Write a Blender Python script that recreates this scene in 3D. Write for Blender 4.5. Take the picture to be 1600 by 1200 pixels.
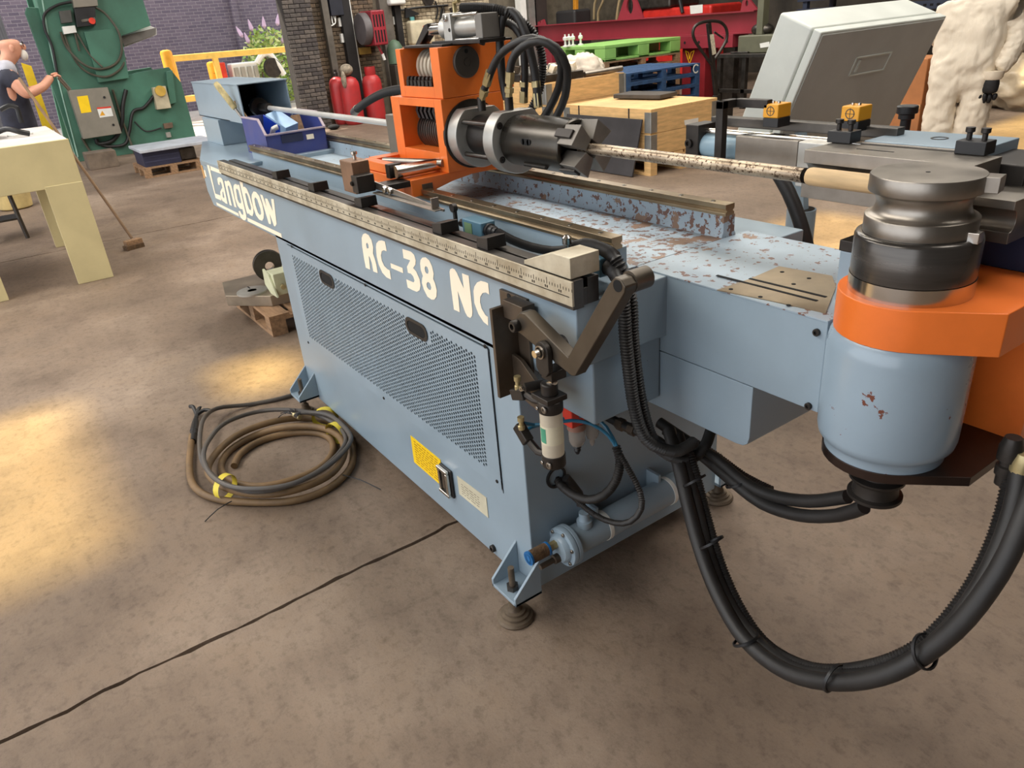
import bpy, bmesh, math, random
from mathutils import Vector, Matrix
from mathutils.geometry import tessellate_polygon
random.seed(7)
for o in list(bpy.data.objects): bpy.data.objects.remove(o)
SC = bpy.context.scene; COL = SC.collection
PI = math.pi
# ------------------------------------------------------------------ camera
FPX = 1156.0; CAM = Vector((0, 0, 1.7))
vX = -Vector((-885, 495, -FPX)); vX.normalize()
vY = Vector((1926, 742, -FPX)); vY -= vX * vX.dot(vY); vY.normalize()
vZ = vX.cross(vY)
ROT = Matrix((vX, vY, vZ))                      # camera space -> world
cd = bpy.data.cameras.new('camera'); cam = bpy.data.objects.new('camera', cd); COL.objects.link(cam)
cd.sensor_width = 36; cd.sensor_fit = 'HORIZONTAL'; cd.lens = FPX * 36 / 1600; cd.clip_start = .05; cd.clip_end = 400
cam.matrix_world = Matrix.Translation(CAM) @ ROT.to_4x4()
SC.camera = cam
def on(px, py, x=None, y=None, z=None):
    """photo pixel -> point on the plane x=, y= or z= it is known to touch"""
    d = ROT @ Vector((px - 800, 600 - py, -FPX))
    t = (x - CAM.x) / d.x if x is not None else (y - CAM.y) / d.y if y is not None else (z - CAM.z) / d.z
    return CAM + d * t
# ------------------------------------------------------------------ view, sky, sun, roof fill lamps
vs = SC.view_settings; vs.view_transform = 'Standard'; vs.look = 'None'; vs.gamma = 1; vs.exposure = 0.32
vs.use_curve_mapping = False
W = bpy.data.worlds.new('sky'); SC.world = W; W.use_nodes = True
nt = W.node_tree; bg = nt.nodes['Background']
bg.inputs['Color'].default_value = (.90, .94, 1, 1); bg.inputs['Strength'].default_value = 2.0
SUN_DIR = Vector((.36, .30, -.83)).normalized()      # direction the sunlight travels
sd = bpy.data.lights.new('sun', 'SUN'); sd.energy = 8; sd.angle = math.radians(2.6); sd.color = (1, .93, .80)
so = bpy.data.objects.new('sun', sd); COL.objects.link(so)
so.rotation_euler = SUN_DIR.to_track_quat('-Z', 'Y').to_euler(); so.location = (0, 0, 30)
def area(name, loc, sx, sy, e, col=(1, .96, .9), tgt=None, spread=PI):
    d = bpy.data.lights.new(name, 'AREA'); d.shape = 'RECTANGLE'; d.size = sx; d.size_y = sy; d.energy = e; d.color = col; d.spread = spread
    o = bpy.data.objects.new(name, d); COL.objects.link(o); o.location = loc
    if tgt is not None: o.rotation_euler = (Vector(tgt) - Vector(loc)).to_track_quat('-Z', 'Y').to_euler()
    return o
ROOF = 6.4
area('rooflight_fill_lamp', (-4.5, -4.0, ROOF - .15), 8, 2.4, 330, (1, .95, .88))  # ambient fill lamps under the closed ceiling, standing in for rooflights
area('rooflight_fill_lamp', (-3.5, 3.6, ROOF - .15), 11, 2.2, 400, (1, .95, .88))
area('rooflight_fill_lamp', (-8.0, 8.6, ROOF - .15), 11, 2.2, 400, (1, .95, .88))
area('rooflight_fill_lamp', (-12.6, 8.4, ROOF - .15), 3, 6, 330, (1, .96, .92))  # added fill lamp to brighten the dark painted brick wall
area('rooflight_fill_lamp', (-9.5, -2.0, ROOF - .15), 6, 2.4, 300, (1, .96, .92))
# ------------------------------------------------------------------ materials
MATS = {}
def N(t, k, **kw):
    n = t.nodes.new(k)
    for a, v in kw.items(): setattr(n, a, v)
    return n
def s2l(c):
    return tuple((v / 255 / 12.92 if v <= 10 else ((v / 255 + .055) / 1.055) ** 2.4) for v in c)
def mat(name, rgb, rough=.5, metal=0.0, var=.12, vs_=5, bump=0, bs=60, chip=None, chip2=None, coat=0, trans=0, alpha=1, stretch=None, dirt=None, emit=0, spec=.5, chipx=0):
    """procedural paint / metal / wood: noise in colour, fine bump, optional chips (colour, scale, threshold)"""
    if name in MATS: return MATS[name]
    m = bpy.data.materials.new(name); m.use_nodes = True; t = m.node_tree; b = t.nodes['Principled BSDF']; L = t.links.new
    tc = N(t, 'ShaderNodeTexCoord'); co = tc.outputs['Object']
    if stretch:
        mp = N(t, 'ShaderNodeMapping'); mp.inputs['Scale'].default_value = stretch; L(co, mp.inputs['Vector']); co2 = mp.outputs[0]
    else: co2 = co
    c = s2l(rgb)
    nz = N(t, 'ShaderNodeTexNoise'); nz.inputs['Scale'].default_value = vs_; nz.inputs['Detail'].default_value = 6; nz.inputs['Roughness'].default_value = .6
    L(co2, nz.inputs['Vector'])
    rp = N(t, 'ShaderNodeValToRGB'); L(nz.outputs['Fac'], rp.inputs['Fac'])
    lo = [max(0, v * (1 - var * 1.6)) for v in c]; hi = [min(1, v * (1 + var * 1.4)) for v in c]
    if dirt: lo = [v * .4 + d * .6 for v, d in zip(c, s2l(dirt))]
    rp.color_ramp.elements[0].position = .33; rp.color_ramp.elements[1].position = .68
    rp.color_ramp.elements[0].color = (*lo, 1); rp.color_ramp.elements[1].color = (*hi, 1)
    col = rp.outputs['Color']
    rsock = None
    for ch in (chip, chip2):
        if not ch: continue
        n2 = N(t, 'ShaderNodeTexNoise'); n2.inputs['Scale'].default_value = ch[1]; n2.inputs['Detail'].default_value = 5; n2.inputs['Roughness'].default_value = .62
        L(co, n2.inputs['Vector'])
        sx_ = N(t, 'ShaderNodeSeparateXYZ'); L(co, sx_.inputs[0]); ma = N(t, 'ShaderNodeMath', operation='MULTIPLY_ADD'); L(sx_.outputs['X'], ma.inputs[0]); ma.inputs[1].default_value = chipx; L(n2.outputs['Fac'], ma.inputs[2])
        mr = N(t, 'ShaderNodeMapRange'); mr.inputs['From Min'].default_value = ch[2]; mr.inputs['From Max'].default_value = ch[2] + .012; L(ma.outputs[0], mr.inputs['Value'])
        mx = N(t, 'ShaderNodeMix', data_type='RGBA'); L(mr.outputs['Result'], mx.inputs['Factor']); L(col, mx.inputs['A']); mx.inputs['B'].default_value = (*s2l(ch[0]), 1)
        col = mx.outputs['Result']
    L(col, b.inputs['Base Color'])
    rr = N(t, 'ShaderNodeMapRange'); rr.inputs['To Min'].default_value = max(.03, rough - .1); rr.inputs['To Max'].default_value = min(1, rough + .12); L(nz.outputs['Fac'], rr.inputs['Value']); L(rr.outputs['Result'], b.inputs['Roughness'])
    b.inputs['Metallic'].default_value = metal
    b.inputs['Specular IOR Level'].default_value = spec
    if coat: b.inputs['Coat Weight'].default_value = coat; b.inputs['Coat Roughness'].default_value = .12
    if trans: b.inputs['Transmission Weight'].default_value = trans
    if alpha < 1: b.inputs['Alpha'].default_value = alpha
    if emit: b.inputs['Emission Color'].default_value = (*c, 1); b.inputs['Emission Strength'].default_value = emit
    if bump:
        n3 = N(t, 'ShaderNodeTexNoise'); n3.inputs['Scale'].default_value = bs; n3.inputs['Detail'].default_value = 4; L(co2, n3.inputs['Vector'])
        bp = N(t, 'ShaderNodeBump'); bp.inputs['Strength'].default_value = bump; bp.inputs['Distance'].default_value = .01; L(n3.outputs['Fac'], bp.inputs['Height']); L(bp.outputs['Normal'], b.inputs['Normal'])
    MATS[name] = m
    return m
BLUE = mat('blue_paint', (143, 161, 174), .34, var=.05, vs_=3, chip=((66, 50, 46), 55, .735), bump=.03, bs=12, coat=.15)
BLUEW = mat('worn_blue_deck', (158, 174, 186), .45, var=.08, vs_=4, chip=((116, 84, 72), 36, .585), chip2=((140, 112, 92), 10, .62), bump=.05)
BLUEB = mat('worn_blue_bed', (158, 174, 186), .45, var=.08, vs_=4, chip=((112, 82, 70), 40, .60), chip2=((138, 110, 90), 9, .63), bump=.05, chipx=.045)
BLUEC = mat('chipped_blue_casting', (146, 164, 178), .28, var=.05, vs_=3, chip=((112, 62, 46), 22, .67), bump=.05, bs=7, coat=.4)
ORANGE = mat('orange_paint', (238, 120, 46), .36, var=.07, vs_=5, chip=((88, 54, 40), 40, .735), bump=.03, bs=20, coat=.1)
STEEL = mat('ground_steel', (150, 143, 134), .34, .9, var=.12, vs_=9, bump=.02, bs=90)
STEELD = mat('dark_steel', (88, 84, 80), .36, .85, var=.2, vs_=8, bump=.02, bs=90)
BRIGHT = mat('bright_steel', (205, 200, 192), .2, 1, var=.08, vs_=12)
ALU = mat('cast_aluminium', (186, 184, 178), .42, .75, var=.08, vs_=7, bump=.04, bs=120)
BLACKOX = mat('black_oxide', (58, 54, 51), .42, .6, var=.2, vs_=12, bump=.04, bs=80)
BLACKP = mat('black_plastic', (30, 30, 32), .42, var=.15)
RUBBER = mat('black_rubber', (38, 36, 35), .5, var=.2, vs_=8, bump=.05, bs=50)
DRUM = mat('turned_black_steel', (92, 88, 84), .24, .65, var=.2, vs_=3, stretch=(1, 1, 14))
BROWNST = mat('brown_oiled_steel', (92, 80, 68), .45, .55, var=.22, vs_=7, bump=.04, bs=60)
BRASS = mat('brass', (186, 170, 126), .32, .6, var=.15, vs_=20)
RULER = mat('worn_steel_rule', (188, 180, 160), .45, .25, var=.2, vs_=9, dirt=(142, 124, 94), bump=.03, bs=120)
CREAMT = mat('cream_lettering', (252, 238, 214), .5, var=.02)
VOID = mat('dark_inside', (14, 14, 15), .9, var=.1)
WOODP = mat('pale_wood', (204, 174, 130), .6, var=.12, vs_=6, stretch=(1.2, 9, 9), bump=.05, bs=20)
WOODD = mat('weathered_wood', (150, 118, 88), .75, var=.22, vs_=5, stretch=(1.5, 8, 8), bump=.08, bs=20)
YELLOW = mat('yellow_sticker', (250, 208, 26), .45, var=.04)
WHITEP = mat('white_paint', (226, 226, 220), .45, var=.05)
GREYP = mat('grey_paint', (150, 148, 140), .5, var=.06)
# ------------------------------------------------------------------ mesh helpers
WLOC = {}
class MB:
    def __init__(s): s.v = []; s.f = []
    def add(s, v, f):
        o = len(s.v); s.v += [Vector(p) for p in v]; s.f += [tuple(i + o for i in q) for q in f]; return s
    def box(s, x0, x1, y0, y1, z0, z1):
        return s.hexa([(x0, y0, z0), (x1, y0, z0), (x1, y1, z0), (x0, y1, z0)], [(x0, y0, z1), (x1, y0, z1), (x1, y1, z1), (x0, y1, z1)])
    def hexa(s, a, b):
        return s.add(list(a) + list(b), [(3, 2, 1, 0), (4, 5, 6, 7), (0, 1, 5, 4), (1, 2, 6, 5), (2, 3, 7, 6), (3, 0, 4, 7)])
    def obox(s, c, sx, sy, sz, rot=None):
        c = Vector(c); R = rot.to_3x3() if rot is not None else Matrix.Identity(3)
        P = lambda i, j, k: c + R @ Vector((i * sx / 2, j * sy / 2, k * sz / 2))
        return s.hexa([P(-1, -1, -1), P(1, -1, -1), P(1, 1, -1), P(-1, 1, -1)], [P(-1, -1, 1), P(1, -1, 1), P(1, 1, 1), P(-1, 1, 1)])
    def bar(s, p0, p1, w, h, up=(0, 0, 1)):
        p0 = Vector(p0); p1 = Vector(p1); d = (p1 - p0); L = d.length; d.normalize(); u = Vector(up)
        r = d.cross(u)
        if r.length < 1e-4: r = d.cross(Vector((1, 0, 0)))
        r.normalize(); u = r.cross(d)
        q = lambda p: [p + r * (a * w / 2) + u * (b * h / 2) for a, b in ((-1, -1), (1, -1), (1, 1), (-1, 1))]
        return s.hexa(q(p0), q(p1))
    def prism(s, poly, vec):
        """poly: 3D outline, extruded along vec"""
        n = len(poly); vec = Vector(vec); P = [Vector(p) for p in poly]
        return s.add(P + [p + vec for p in P], [tuple(range(n - 1, -1, -1)), tuple(range(n, 2 * n))] + [(i, (i + 1) % n, n + (i + 1) % n, n + i) for i in range(n)])
    def frame(s, d):
        d = Vector(d).normalized(); u = Vector((0, 0, 1)) if abs(d.z) < .9 else Vector((1, 0, 0))
        r = d.cross(u).normalized(); return r, r.cross(d)
    def cyl(s, p0, p1, r0, r1=None, n=20):
        return s.lathe(p0, Vector(p1) - Vector(p0), [(r0, 0), (r0 if r1 is None else r1, (Vector(p1) - Vector(p0)).length)], n)
    def lathe(s, c, ax, prof, n=32, caps=True):
        c = Vector(c); ax = Vector(ax).normalized(); r, u = s.frame(ax); V = []; F = []
        for R_, h in prof:
            for i in range(n):
                a = 2 * PI * i / n; V.append(c + ax * h + (r * math.cos(a) + u * math.sin(a)) * max(R_, 1e-5))
        for k in range(len(prof) - 1):
            for i in range(n):
                j = (i + 1) % n; F.append((k * n + i, k * n + j, (k + 1) * n + j, (k + 1) * n + i))
        if caps: F.append(tuple(range(n - 1, -1, -1))); F.append(tuple((len(prof) - 1) * n + i for i in range(n)))
        return s.add(V, F)
    def sphere(s, c, rx, ry=None, rz=None, n=16, m=10):
        ry = ry or rx; rz = rz or rx; c = Vector(c); V = []; F = []
        for k in range(m + 1):
            p = PI * k / m
            for i in range(n):
                a = 2 * PI * i / n; V.append(c + Vector((rx * math.sin(p) * math.cos(a), ry * math.sin(p) * math.sin(a), rz * math.cos(p))))
        for k in range(m):
            for i in range(n):
                j = (i + 1) % n; F.append((k * n + i, (k + 1) * n + i, (k + 1) * n + j, k * n + j))
        return s.add(V, F)
    def tube(s, pts, r, n=10, step=.03, ribs=0, closed=False, spline=True):
        """sweep a round section along a smooth path; ribs = pitch of a corrugated conduit"""
        P = [Vector(p) for p in pts]
        if spline:
            Q = []
            m = len(P)
            for i in range(m if closed else m - 1):
                g = lambda k: P[k % m] if closed else P[max(0, min(m - 1, k))]
                a, b, c, d = g(i - 1), g(i), g(i + 1), g(i + 2)
                k = max(2, int((c - b).length / step))
                for q in range(k):
                    t = q / k
                    Q.append(.5 * (2 * b + (c - a) * t + (2 * a - 5 * b + 4 * c - d) * t * t + (3 * b - a - 3 * c + d) * t ** 3))
            if not closed: Q.append(P[-1])
            P = Q
        if ribs:
            L = [0]
            for a, b in zip(P, P[1:]): L.append(L[-1] + (b - a).length)
            k = int(L[-1] / ribs * 2); Q = []; j = 0
            for i in range(k + 1):
                t = L[-1] * i / k
                while j < len(L) - 2 and L[j + 1] < t: j += 1
                Q.append(P[j].lerp(P[j + 1], (t - L[j]) / max(1e-9, L[j + 1] - L[j])))
            P = Q
        V = []; F = []; u = None; m = len(P)
        for i, p in enumerate(P):
            d = (P[(i + 1) % m] - P[i - 1]) if closed else (P[min(i + 1, m - 1)] - P[max(i - 1, 0)])
            d.normalize()
            if u is None: rr, u = s.frame(d)
            u = (u - d * u.dot(d)); u.normalize(); rr = d.cross(u)
            R_ = r * ((1.0 if i % 2 else .72) if ribs else 1)
            for k in range(n):
                a = 2 * PI * k / n; V.append(p + (rr * math.cos(a) + u * math.sin(a)) * R_)
        for i in range(m if closed else m - 1):
            for k in range(n):
                l = (k + 1) % n; i2 = (i + 1) % m; F.append((i * n + k, i * n + l, i2 * n + l, i2 * n + k))
        if not closed: F.append(tuple(range(n - 1, -1, -1))); F.append(tuple((m - 1) * n + k for k in range(n)))
        return s.add(V, F)
    def loops(s, loops, depth=None):
        """flat glyph: outer loop + holes (coplanar 3D points), optionally given a thickness vector"""
        flat = [p for l in loops for p in l]
        tri = tessellate_polygon([[Vector(p) for p in l] for l in loops])
        s.add(flat, [tuple(t) for t in tri])
        if depth is not None:
            dv = Vector(depth); o = 0
            s.add([Vector(p) + dv for p in flat], [tuple(reversed(t)) for t in tri])
            for l in loops:
                n = len(l); s.add(list(l) + [Vector(p) + dv for p in l], [(i, (i + 1) % n, n + (i + 1) % n, n + i) for i in range(n)])
        return s
    def build(s, name, m, parent=None, bev=0, sharp=35, sm=True, seg=2):
        xs = [p.x for p in s.v]; ys = [p.y for p in s.v]; zs = [p.z for p in s.v]
        c = Vector(((min(xs) + max(xs)) / 2, (min(ys) + max(ys)) / 2, min(zs) if parent is None else (min(zs) + max(zs)) / 2))
        me = bpy.data.meshes.new(name); me.from_pydata([p - c for p in s.v], [], s.f)
        bm = bmesh.new(); bm.from_mesh(me); bmesh.ops.recalc_face_normals(bm, faces=bm.faces)
        sa = math.radians(sharp)
        for f in bm.faces: f.smooth = sm
        for e in bm.edges:
            if len(e.link_faces) != 2 or e.calc_face_angle(0) > sa: e.smooth = False
        bm.to_mesh(me); bm.free(); me.materials.append(m)
        o = bpy.data.objects.new(name, me); COL.objects.link(o)
        if parent is not None: o.parent = parent; o.location = c - WLOC[parent.name]
        else: o.location = c
        WLOC[o.name] = c
        if bev:
            b = o.modifiers.new('bevel', 'BEVEL'); b.width = bev; b.segments = seg; b.limit_method = 'ANGLE'; b.angle_limit = math.radians(40); b.harden_normals = True
        return o
def tag(o, label=None, cat=None, group=None, kind=None):
    if label: o['label'] = label
    if cat: o['category'] = cat
    if group: o['group'] = group
    if kind: o['kind'] = kind
    return o
def thing(name, loc, label, cat, group=None):
    o = bpy.data.objects.new(name, None); COL.objects.link(o); o.location = loc; o.empty_display_size = .1
    WLOC[o.name] = Vector(loc); return tag(o, label, cat, group)
def box(name, m, parent, x0, x1, y0, y1, z0, z1, bev=.003):
    return MB().box(x0, x1, y0, y1, z0, z1).build(name, m, parent, bev)
def cyl(name, m, parent, p0, p1, r0, r1=None, n=20, bev=0):
    return MB().cyl(p0, p1, r0, r1, n).build(name, m, parent, bev)
def copytree(o, parent=None, loc=None, rz=None):
    c = o.copy(); COL.objects.link(c); c.parent = parent
    if loc is not None: c.location = loc
    if rz is not None: c.rotation_euler = (0, 0, rz)
    for ch in o.children: copytree(ch, c)
    return c
def bolt(parent, p, d, r=.008, h=.006, m=None, name='bolt'):
    p = Vector(p); d = Vector(d).normalized()
    b = MB(); b.lathe(p, d, [(r, 0), (r, h * .8), (r * .85, h), (r * .5, h), (r * .5, h * .4)], 12, caps=False)
    b.lathe(p + d * h * .4, d, [(r * .5, 0), (r * .01, 0.0001)], 6, caps=False)
    return b.build(name, m or BLACKOX, parent)
# ------------------------------------------------------------------ the setting
def concrete(name, rgb, pale):
    m = bpy.data.materials.new(name); m.use_nodes = True; t = m.node_tree; b = t.nodes['Principled BSDF']; L = t.links.new
    geo = N(t, 'ShaderNodeNewGeometry'); co = geo.outputs['Position']
    def noise(sc, det, ro=.6, strx=None):
        n = N(t, 'ShaderNodeTexNoise'); n.inputs['Scale'].default_value = sc; n.inputs['Detail'].default_value = det; n.inputs['Roughness'].default_value = ro
        if strx:
            mp = N(t, 'ShaderNodeMapping'); mp.inputs['Scale'].default_value = strx; mp.inputs['Rotation'].default_value = (0, 0, .5); L(co, mp.inputs['Vector']); L(mp.outputs[0], n.inputs['Vector'])
        else: L(co, n.inputs['Vector'])
        return n
    def ramp(n, stops):
        r = N(t, 'ShaderNodeValToRGB'); e = r.color_ramp.elements
        while len(e) < len(stops): e.new(.5)
        for k, (p, c) in zip(e, stops): k.position = p; k.color = (*c, 1)
        L(n.outputs['Fac'], r.inputs['Fac']); return r
    def mix(a, bb, fac, mode='MULTIPLY'):
        x = N(t, 'ShaderNodeMix', data_type='RGBA', blend_type=mode); x.inputs['Factor'].default_value = fac; L(a, x.inputs['A']); L(bb, x.inputs['B']); return x.outputs['Result']
    c = s2l(rgb); p = s2l(pale)
    big = ramp(noise(.55, 5), [(.3, tuple(v * .72 for v in c)), (.5, c), (.7, p)])
    fine = ramp(noise(26, 8, .7), [(.3, (.62, .6, .57)), (.5, (1, 1, 1)), (.72, (1.0, .97, .93))])
    grain = ramp(noise(150, 4, .7), [(.25, (.55, .54, .52)), (.45, (1, 1, 1))])
    scr = ramp(noise(11, 6, .7, (1, 5, 1)), [(.32, (.66, .63, .6)), (.45, (1, 1, 1))])
    spots = ramp(noise(9, 3, .5), [(.27, (.42, .38, .35)), (.31, (1, 1, 1))])
    med = ramp(noise(3.2, 7, .68), [(.34, (.70, .68, .68)), (.52, (1, 1, 1)), (.7, (1.0, .96, .9))])
    col = mix(big.outputs[0], med.outputs[0], .75); col = mix(col, fine.outputs[0], .9); col = mix(col, grain.outputs[0], .6); col = mix(col, scr.outputs[0], .3); col = mix(col, spots.outputs[0], .3)
    chalk = ramp(noise(4.2, 8, .75, (1, 3, 1)), [(.70, (0, 0, 0)), (.76, (.2, .19, .17))])
    col = mix(col, chalk.outputs[0], .5, 'ADD')
    L(col, b.inputs['Base Color']); b.inputs['Roughness'].default_value = .62; b.inputs['Specular IOR Level'].default_value = .35
    bp = N(t, 'ShaderNodeBump'); bp.inputs['Strength'].default_value = .35; bp.inputs['Distance'].default_value = .006; L(noise(45, 6, .7).outputs['Fac'], bp.inputs['Height']); L(bp.outputs['Normal'], b.inputs['Normal'])
    return m
CONC = concrete('worn_concrete', (126, 109, 94), (160, 142, 125))
YARD = concrete('yard_concrete', (196, 188, 178), (214, 206, 196))
DIRT = mat('packed_dirt', (58, 47, 38), .95, var=.3, vs_=20, bump=.3, bs=40)
floor = tag(MB().box(-16.0, 9, -9, 17, -.30, -.035).build('floor', DIRT), kind='structure')
def slab(x0, x1, y0, y1, m, jag0=True, jag1=True):
    ys = [y0 + (y1 - y0) * i / 520 for i in range(521)]
    def edge(x, j, s):
        r = random.Random(int(x * 100) + s); r2 = random.Random(int(x * 100)); w = 0; out = []
        for y in ys:
            w = w * .93 + r2.uniform(-.006, .006)
            out.append((x + (w + s * r.uniform(.003, .012) + (s * .03 * max(0, r.random() - .9) * 10 if r.random() > .8 else 0)) * j, y))
        return out
    a = edge(x0, jag0, 1); b = edge(x1, jag1, -1)
    mb = MB(); n = len(ys); V = []
    for z in (0, -.06):
        V += [(x, y, z) for x, y in a] + [(x, y, z) for x, y in b]
    F = []
    for i in range(n - 1):
        F += [(i, n + i, n + i + 1, i + 1), (2 * n + i, 2 * n + i + 1, 3 * n + i + 1, 3 * n + i), (i, i + 1, 2 * n + i + 1, 2 * n + i), (n + i, 3 * n + i, 3 * n + i + 1, n + i + 1)]
    F += [(0, 2 * n, 3 * n, n), (n - 1, 2 * n - 1, 4 * n - 1, 3 * n - 1)]
    return mb.add(V, F).build('slab', m, floor)
for x0, x1 in ((-2.07, 9), (-8.46, -2.07), (-16.0, -8.46)): slab(x0, x1, -9, 17, CONC, x0 > -15, x1 < 8)
tag(MB().box(-60, -16.0, -40, 60, -.3, 0).build('ground', YARD), kind='structure')
# ceiling with rooflight openings; the panes are yellowed corrugated sheet
CEIL = mat('ceiling_sheet', (150, 146, 138), .8, var=.05)
pane = bpy.data.materials.new('yellowed_rooflight_sheet'); pane.use_nodes = True
t = pane.node_tree; t.nodes.remove(t.nodes['Principled BSDF']); tb = N(t, 'ShaderNodeBsdfTransparent'); tb.inputs['Color'].default_value = (1, .90, .56, 1)
t.links.new(tb.outputs[0], t.nodes['Material Output'].inputs['Surface'])
OPEN = [(-7.28, -5.58, -4.0, -2.36), (-6.6, -5.05, 2.15, 3.4), (-7.4, -5.9, 6.3, 9.7), (-7.08, -6.52, -1.62, -1.17)]
xs = sorted({-16.0, 9.0} | {v for o in OPEN for v in o[:2]}); ys = sorted({-9.0, 17.0} | {v for o in OPEN for v in o[2:]})
mb = MB()
for a, b in zip(xs, xs[1:]):
    for c, d in zip(ys, ys[1:]):
        if not any(o[0] <= a and b <= o[1] and o[2] <= c and d <= o[3] for o in OPEN): mb.box(a, b, c, d, ROOF, ROOF + .08)
ceil = tag(mb.build('ceiling', CEIL), kind='structure')
for o in OPEN: MB().box(o[0], o[1], o[2], o[3], ROOF + .08, ROOF + .084).build('rooflight_pane', pane, ceil)
# back wall: door opening on the left, dark brick pier, then painted brick
def brickmat(name, c1, c2, mortar, sx, bw, bh):
    m = bpy.data.materials.new(name); m.use_nodes = True; t = m.node_tree; b = t.nodes['Principled BSDF']; L = t.links.new
    g = N(t, 'ShaderNodeNewGeometry'); sp = N(t, 'ShaderNodeSeparateXYZ'); L(g.outputs['Position'], sp.inputs[0]); cb = N(t, 'ShaderNodeCombineXYZ'); L(sp.outputs['Y'], cb.inputs['X']); L(sp.outputs['Z'], cb.inputs['Y'])
    bt = N(t, 'ShaderNodeTexBrick'); bt.inputs['Color1'].default_value = (*s2l(c1), 1); bt.inputs['Color2'].default_value = (*s2l(c2), 1); bt.inputs['Mortar'].default_value = (*s2l(mortar), 1)
    bt.inputs['Scale'].default_value = 1; bt.inputs['Brick Width'].default_value = bw; bt.inputs['Row Height'].default_value = bh; bt.inputs['Mortar Size'].default_value = .006; bt.inputs['Mortar Smooth'].default_value = .3
    L(cb.outputs[0], bt.inputs['Vector']); L(bt.outputs['Color'], b.inputs['Base Color']); b.inputs['Roughness'].default_value = .8
    bp = N(t, 'ShaderNodeBump'); bp.invert = True; bp.inputs['Strength'].default_value = .6; bp.inputs['Distance'].default_value = .01; L(bt.outputs['Fac'], bp.inputs['Height']); L(bp.outputs['Normal'], b.inputs['Normal'])
    return m
MORTD = mat('sooty_mortar', (58, 52, 48), .95, var=.2); MORTC = mat('painted_mortar', (104, 96, 82), .95, var=.2)
BRD = [mat('sooty_brick_%d' % i, c, .85, var=.25, vs_=14, bump=.1) for i, c in enumerate([(86, 80, 76), (74, 68, 66), (98, 90, 84)])]
BRC = [mat('painted_brick_%d' % i, c, .8, var=.2, vs_=12, dirt=(92, 78, 62), bump=.1) for i, c in enumerate([(178, 164, 138), (160, 147, 122), (140, 126, 104)])]
BRB = [mat('brown_brick_%d' % i, c, .85, var=.25, vs_=14, bump=.1) for i, c in enumerate([(92, 78, 62), (80, 68, 55), (104, 88, 70)])]
def bricks(parent, x, y0, y1, z0, z1, ms, seed, bw=.225, bh=.075):
    r = random.Random(seed); proto = []
    for m in ms:
        o = MB().box(-.05, .012, -bw / 2 + .006, bw / 2 - .006, -bh / 2 + .006, bh / 2 - .006).build('brick', m, parent); proto.append(o)
    used = set(); k = 0; z = z0
    while z < z1 - .01:
        y = y0 - (bw / 2 if k % 2 else 0)
        while y < y1 - .01:
            a = max(y, y0); b = min(y + bw, y1)
            if b - a > .05:
                i = r.randrange(len(ms))
                o = proto[i] if i not in used else proto[i].copy()
                if i in used: COL.objects.link(o); o.parent = parent
                used.add(i)
                o.location = Vector((x + r.uniform(-.004, .004), (a + b) / 2, z + bh / 2)) - WLOC[parent.name]; o.scale = (1, (b - a) / bw, 1)
            y += bw
        z += bh; k += 1
    for i, p in enumerate(proto):
        if i not in used: bpy.data.objects.remove(p)
PX = -15.2
pier = tag(MB().box(-15.5, PX - .02, 5.5, 6.07, 0, ROOF).build('wall_pier', MORTD), kind='structure')
bricks(pier, PX - .02, 5.5, 6.07, 0, 2.5, BRD, 1)
wb = tag(MB().box(-16, -15.6, 6.07, 17, 0, ROOF).build('wall_back', MORTC), kind='structure')
bricks(wb, -15.6, 6.2, 7.55, .45, 2.4, BRB, 2)
bricks(wb, -15.6, 7.75, 10.4, .9, 2.32, BRC, 3)
tag(MB().box(-16.0, -15.6, -9, 5.5, 3.6, ROOF).build('wall_door_head', MORTD), kind='structure')
CLAD = mat('grey_cladding', (112, 112, 118), .6, .3, var=.2, vs_=3, stretch=(1, 30, 1))
tag(MB().box(-16.4, -16.2, -9, 1.02, 0, 6).build('wall_left_return', CLAD), kind='structure')
WR = mat('dark_store_wall', (74, 68, 60), .9, var=.3, vs_=1.5)
tag(MB().box(-15.6, 9, 16.4, 16.8, 0, ROOF).build('wall_right', WR), kind='structure')
tag(MB().box(5.6, 6, -9, 17, 0, ROOF).build('wall_front_light_block', WR), kind='structure')  # unseen wall added to block sky light from the front
OB = brickmat('purple_yard_brick', (112, 100, 112), (94, 84, 98), (150, 140, 144), 1, .24, .082)
tag(MB().box(-24.6, -24, -10, 40, 0, 8).build('wall_yard', OB), kind='structure')
for y0, y1, d in ((7.15, 7.32, .12), (9.05, 9.2, .1), (9.35, 9.5, .1)):
    tag(MB().box(-24, -24 + d, y0, y1, 0, 8).build('trim_1', OB), kind='structure')
# ------------------------------------------------------------------ the tube bender
SY = .99                                   # plane of its long side
YT, ZT = 1.41, 1.352                       # tube axis
HX, HY = -.661, 1.317                      # bend head axis
B = thing('tube_bender', (-2.4, 1.4, 0), 'long blue and orange tube bending machine with cream lettering on its side', 'machine')
box('base_cabinet', BLUE, B, -3.40, -1.495, SY, 1.82, .09, .90, .004)
bed = MB()
bed.prism([(-4.5, SY, 1.10), (-4.5, SY, .95), (-4.44, SY, .882), (-1.32, SY, .882), (-1.32, SY, .945), (-1.23, SY, .945), (-1.23, SY, 1.104), (-4.5, SY, 1.104)], (0, .83, 0))
bedo = bed.build('bed_beam', BLUE, B, .004)
MB().prism([(-4.5, SY, 1.104), (-4.05, SY, 1.104), (-4.05, 1.82, 1.104), (-5.35, 1.82, 1.104), (-5.35, 1.22, 1.104)], (0, 0, .026)).build('end_deck', BLUE, B, .003)
MB().prism([(-4.5, SY, .95), (-4.5, SY, 1.104), (-5.35, 1.22, 1.104), (-5.35, 1.22, .95)], (0, .6, 0)).build('end_housing', BLUE, B, .003)
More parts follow.
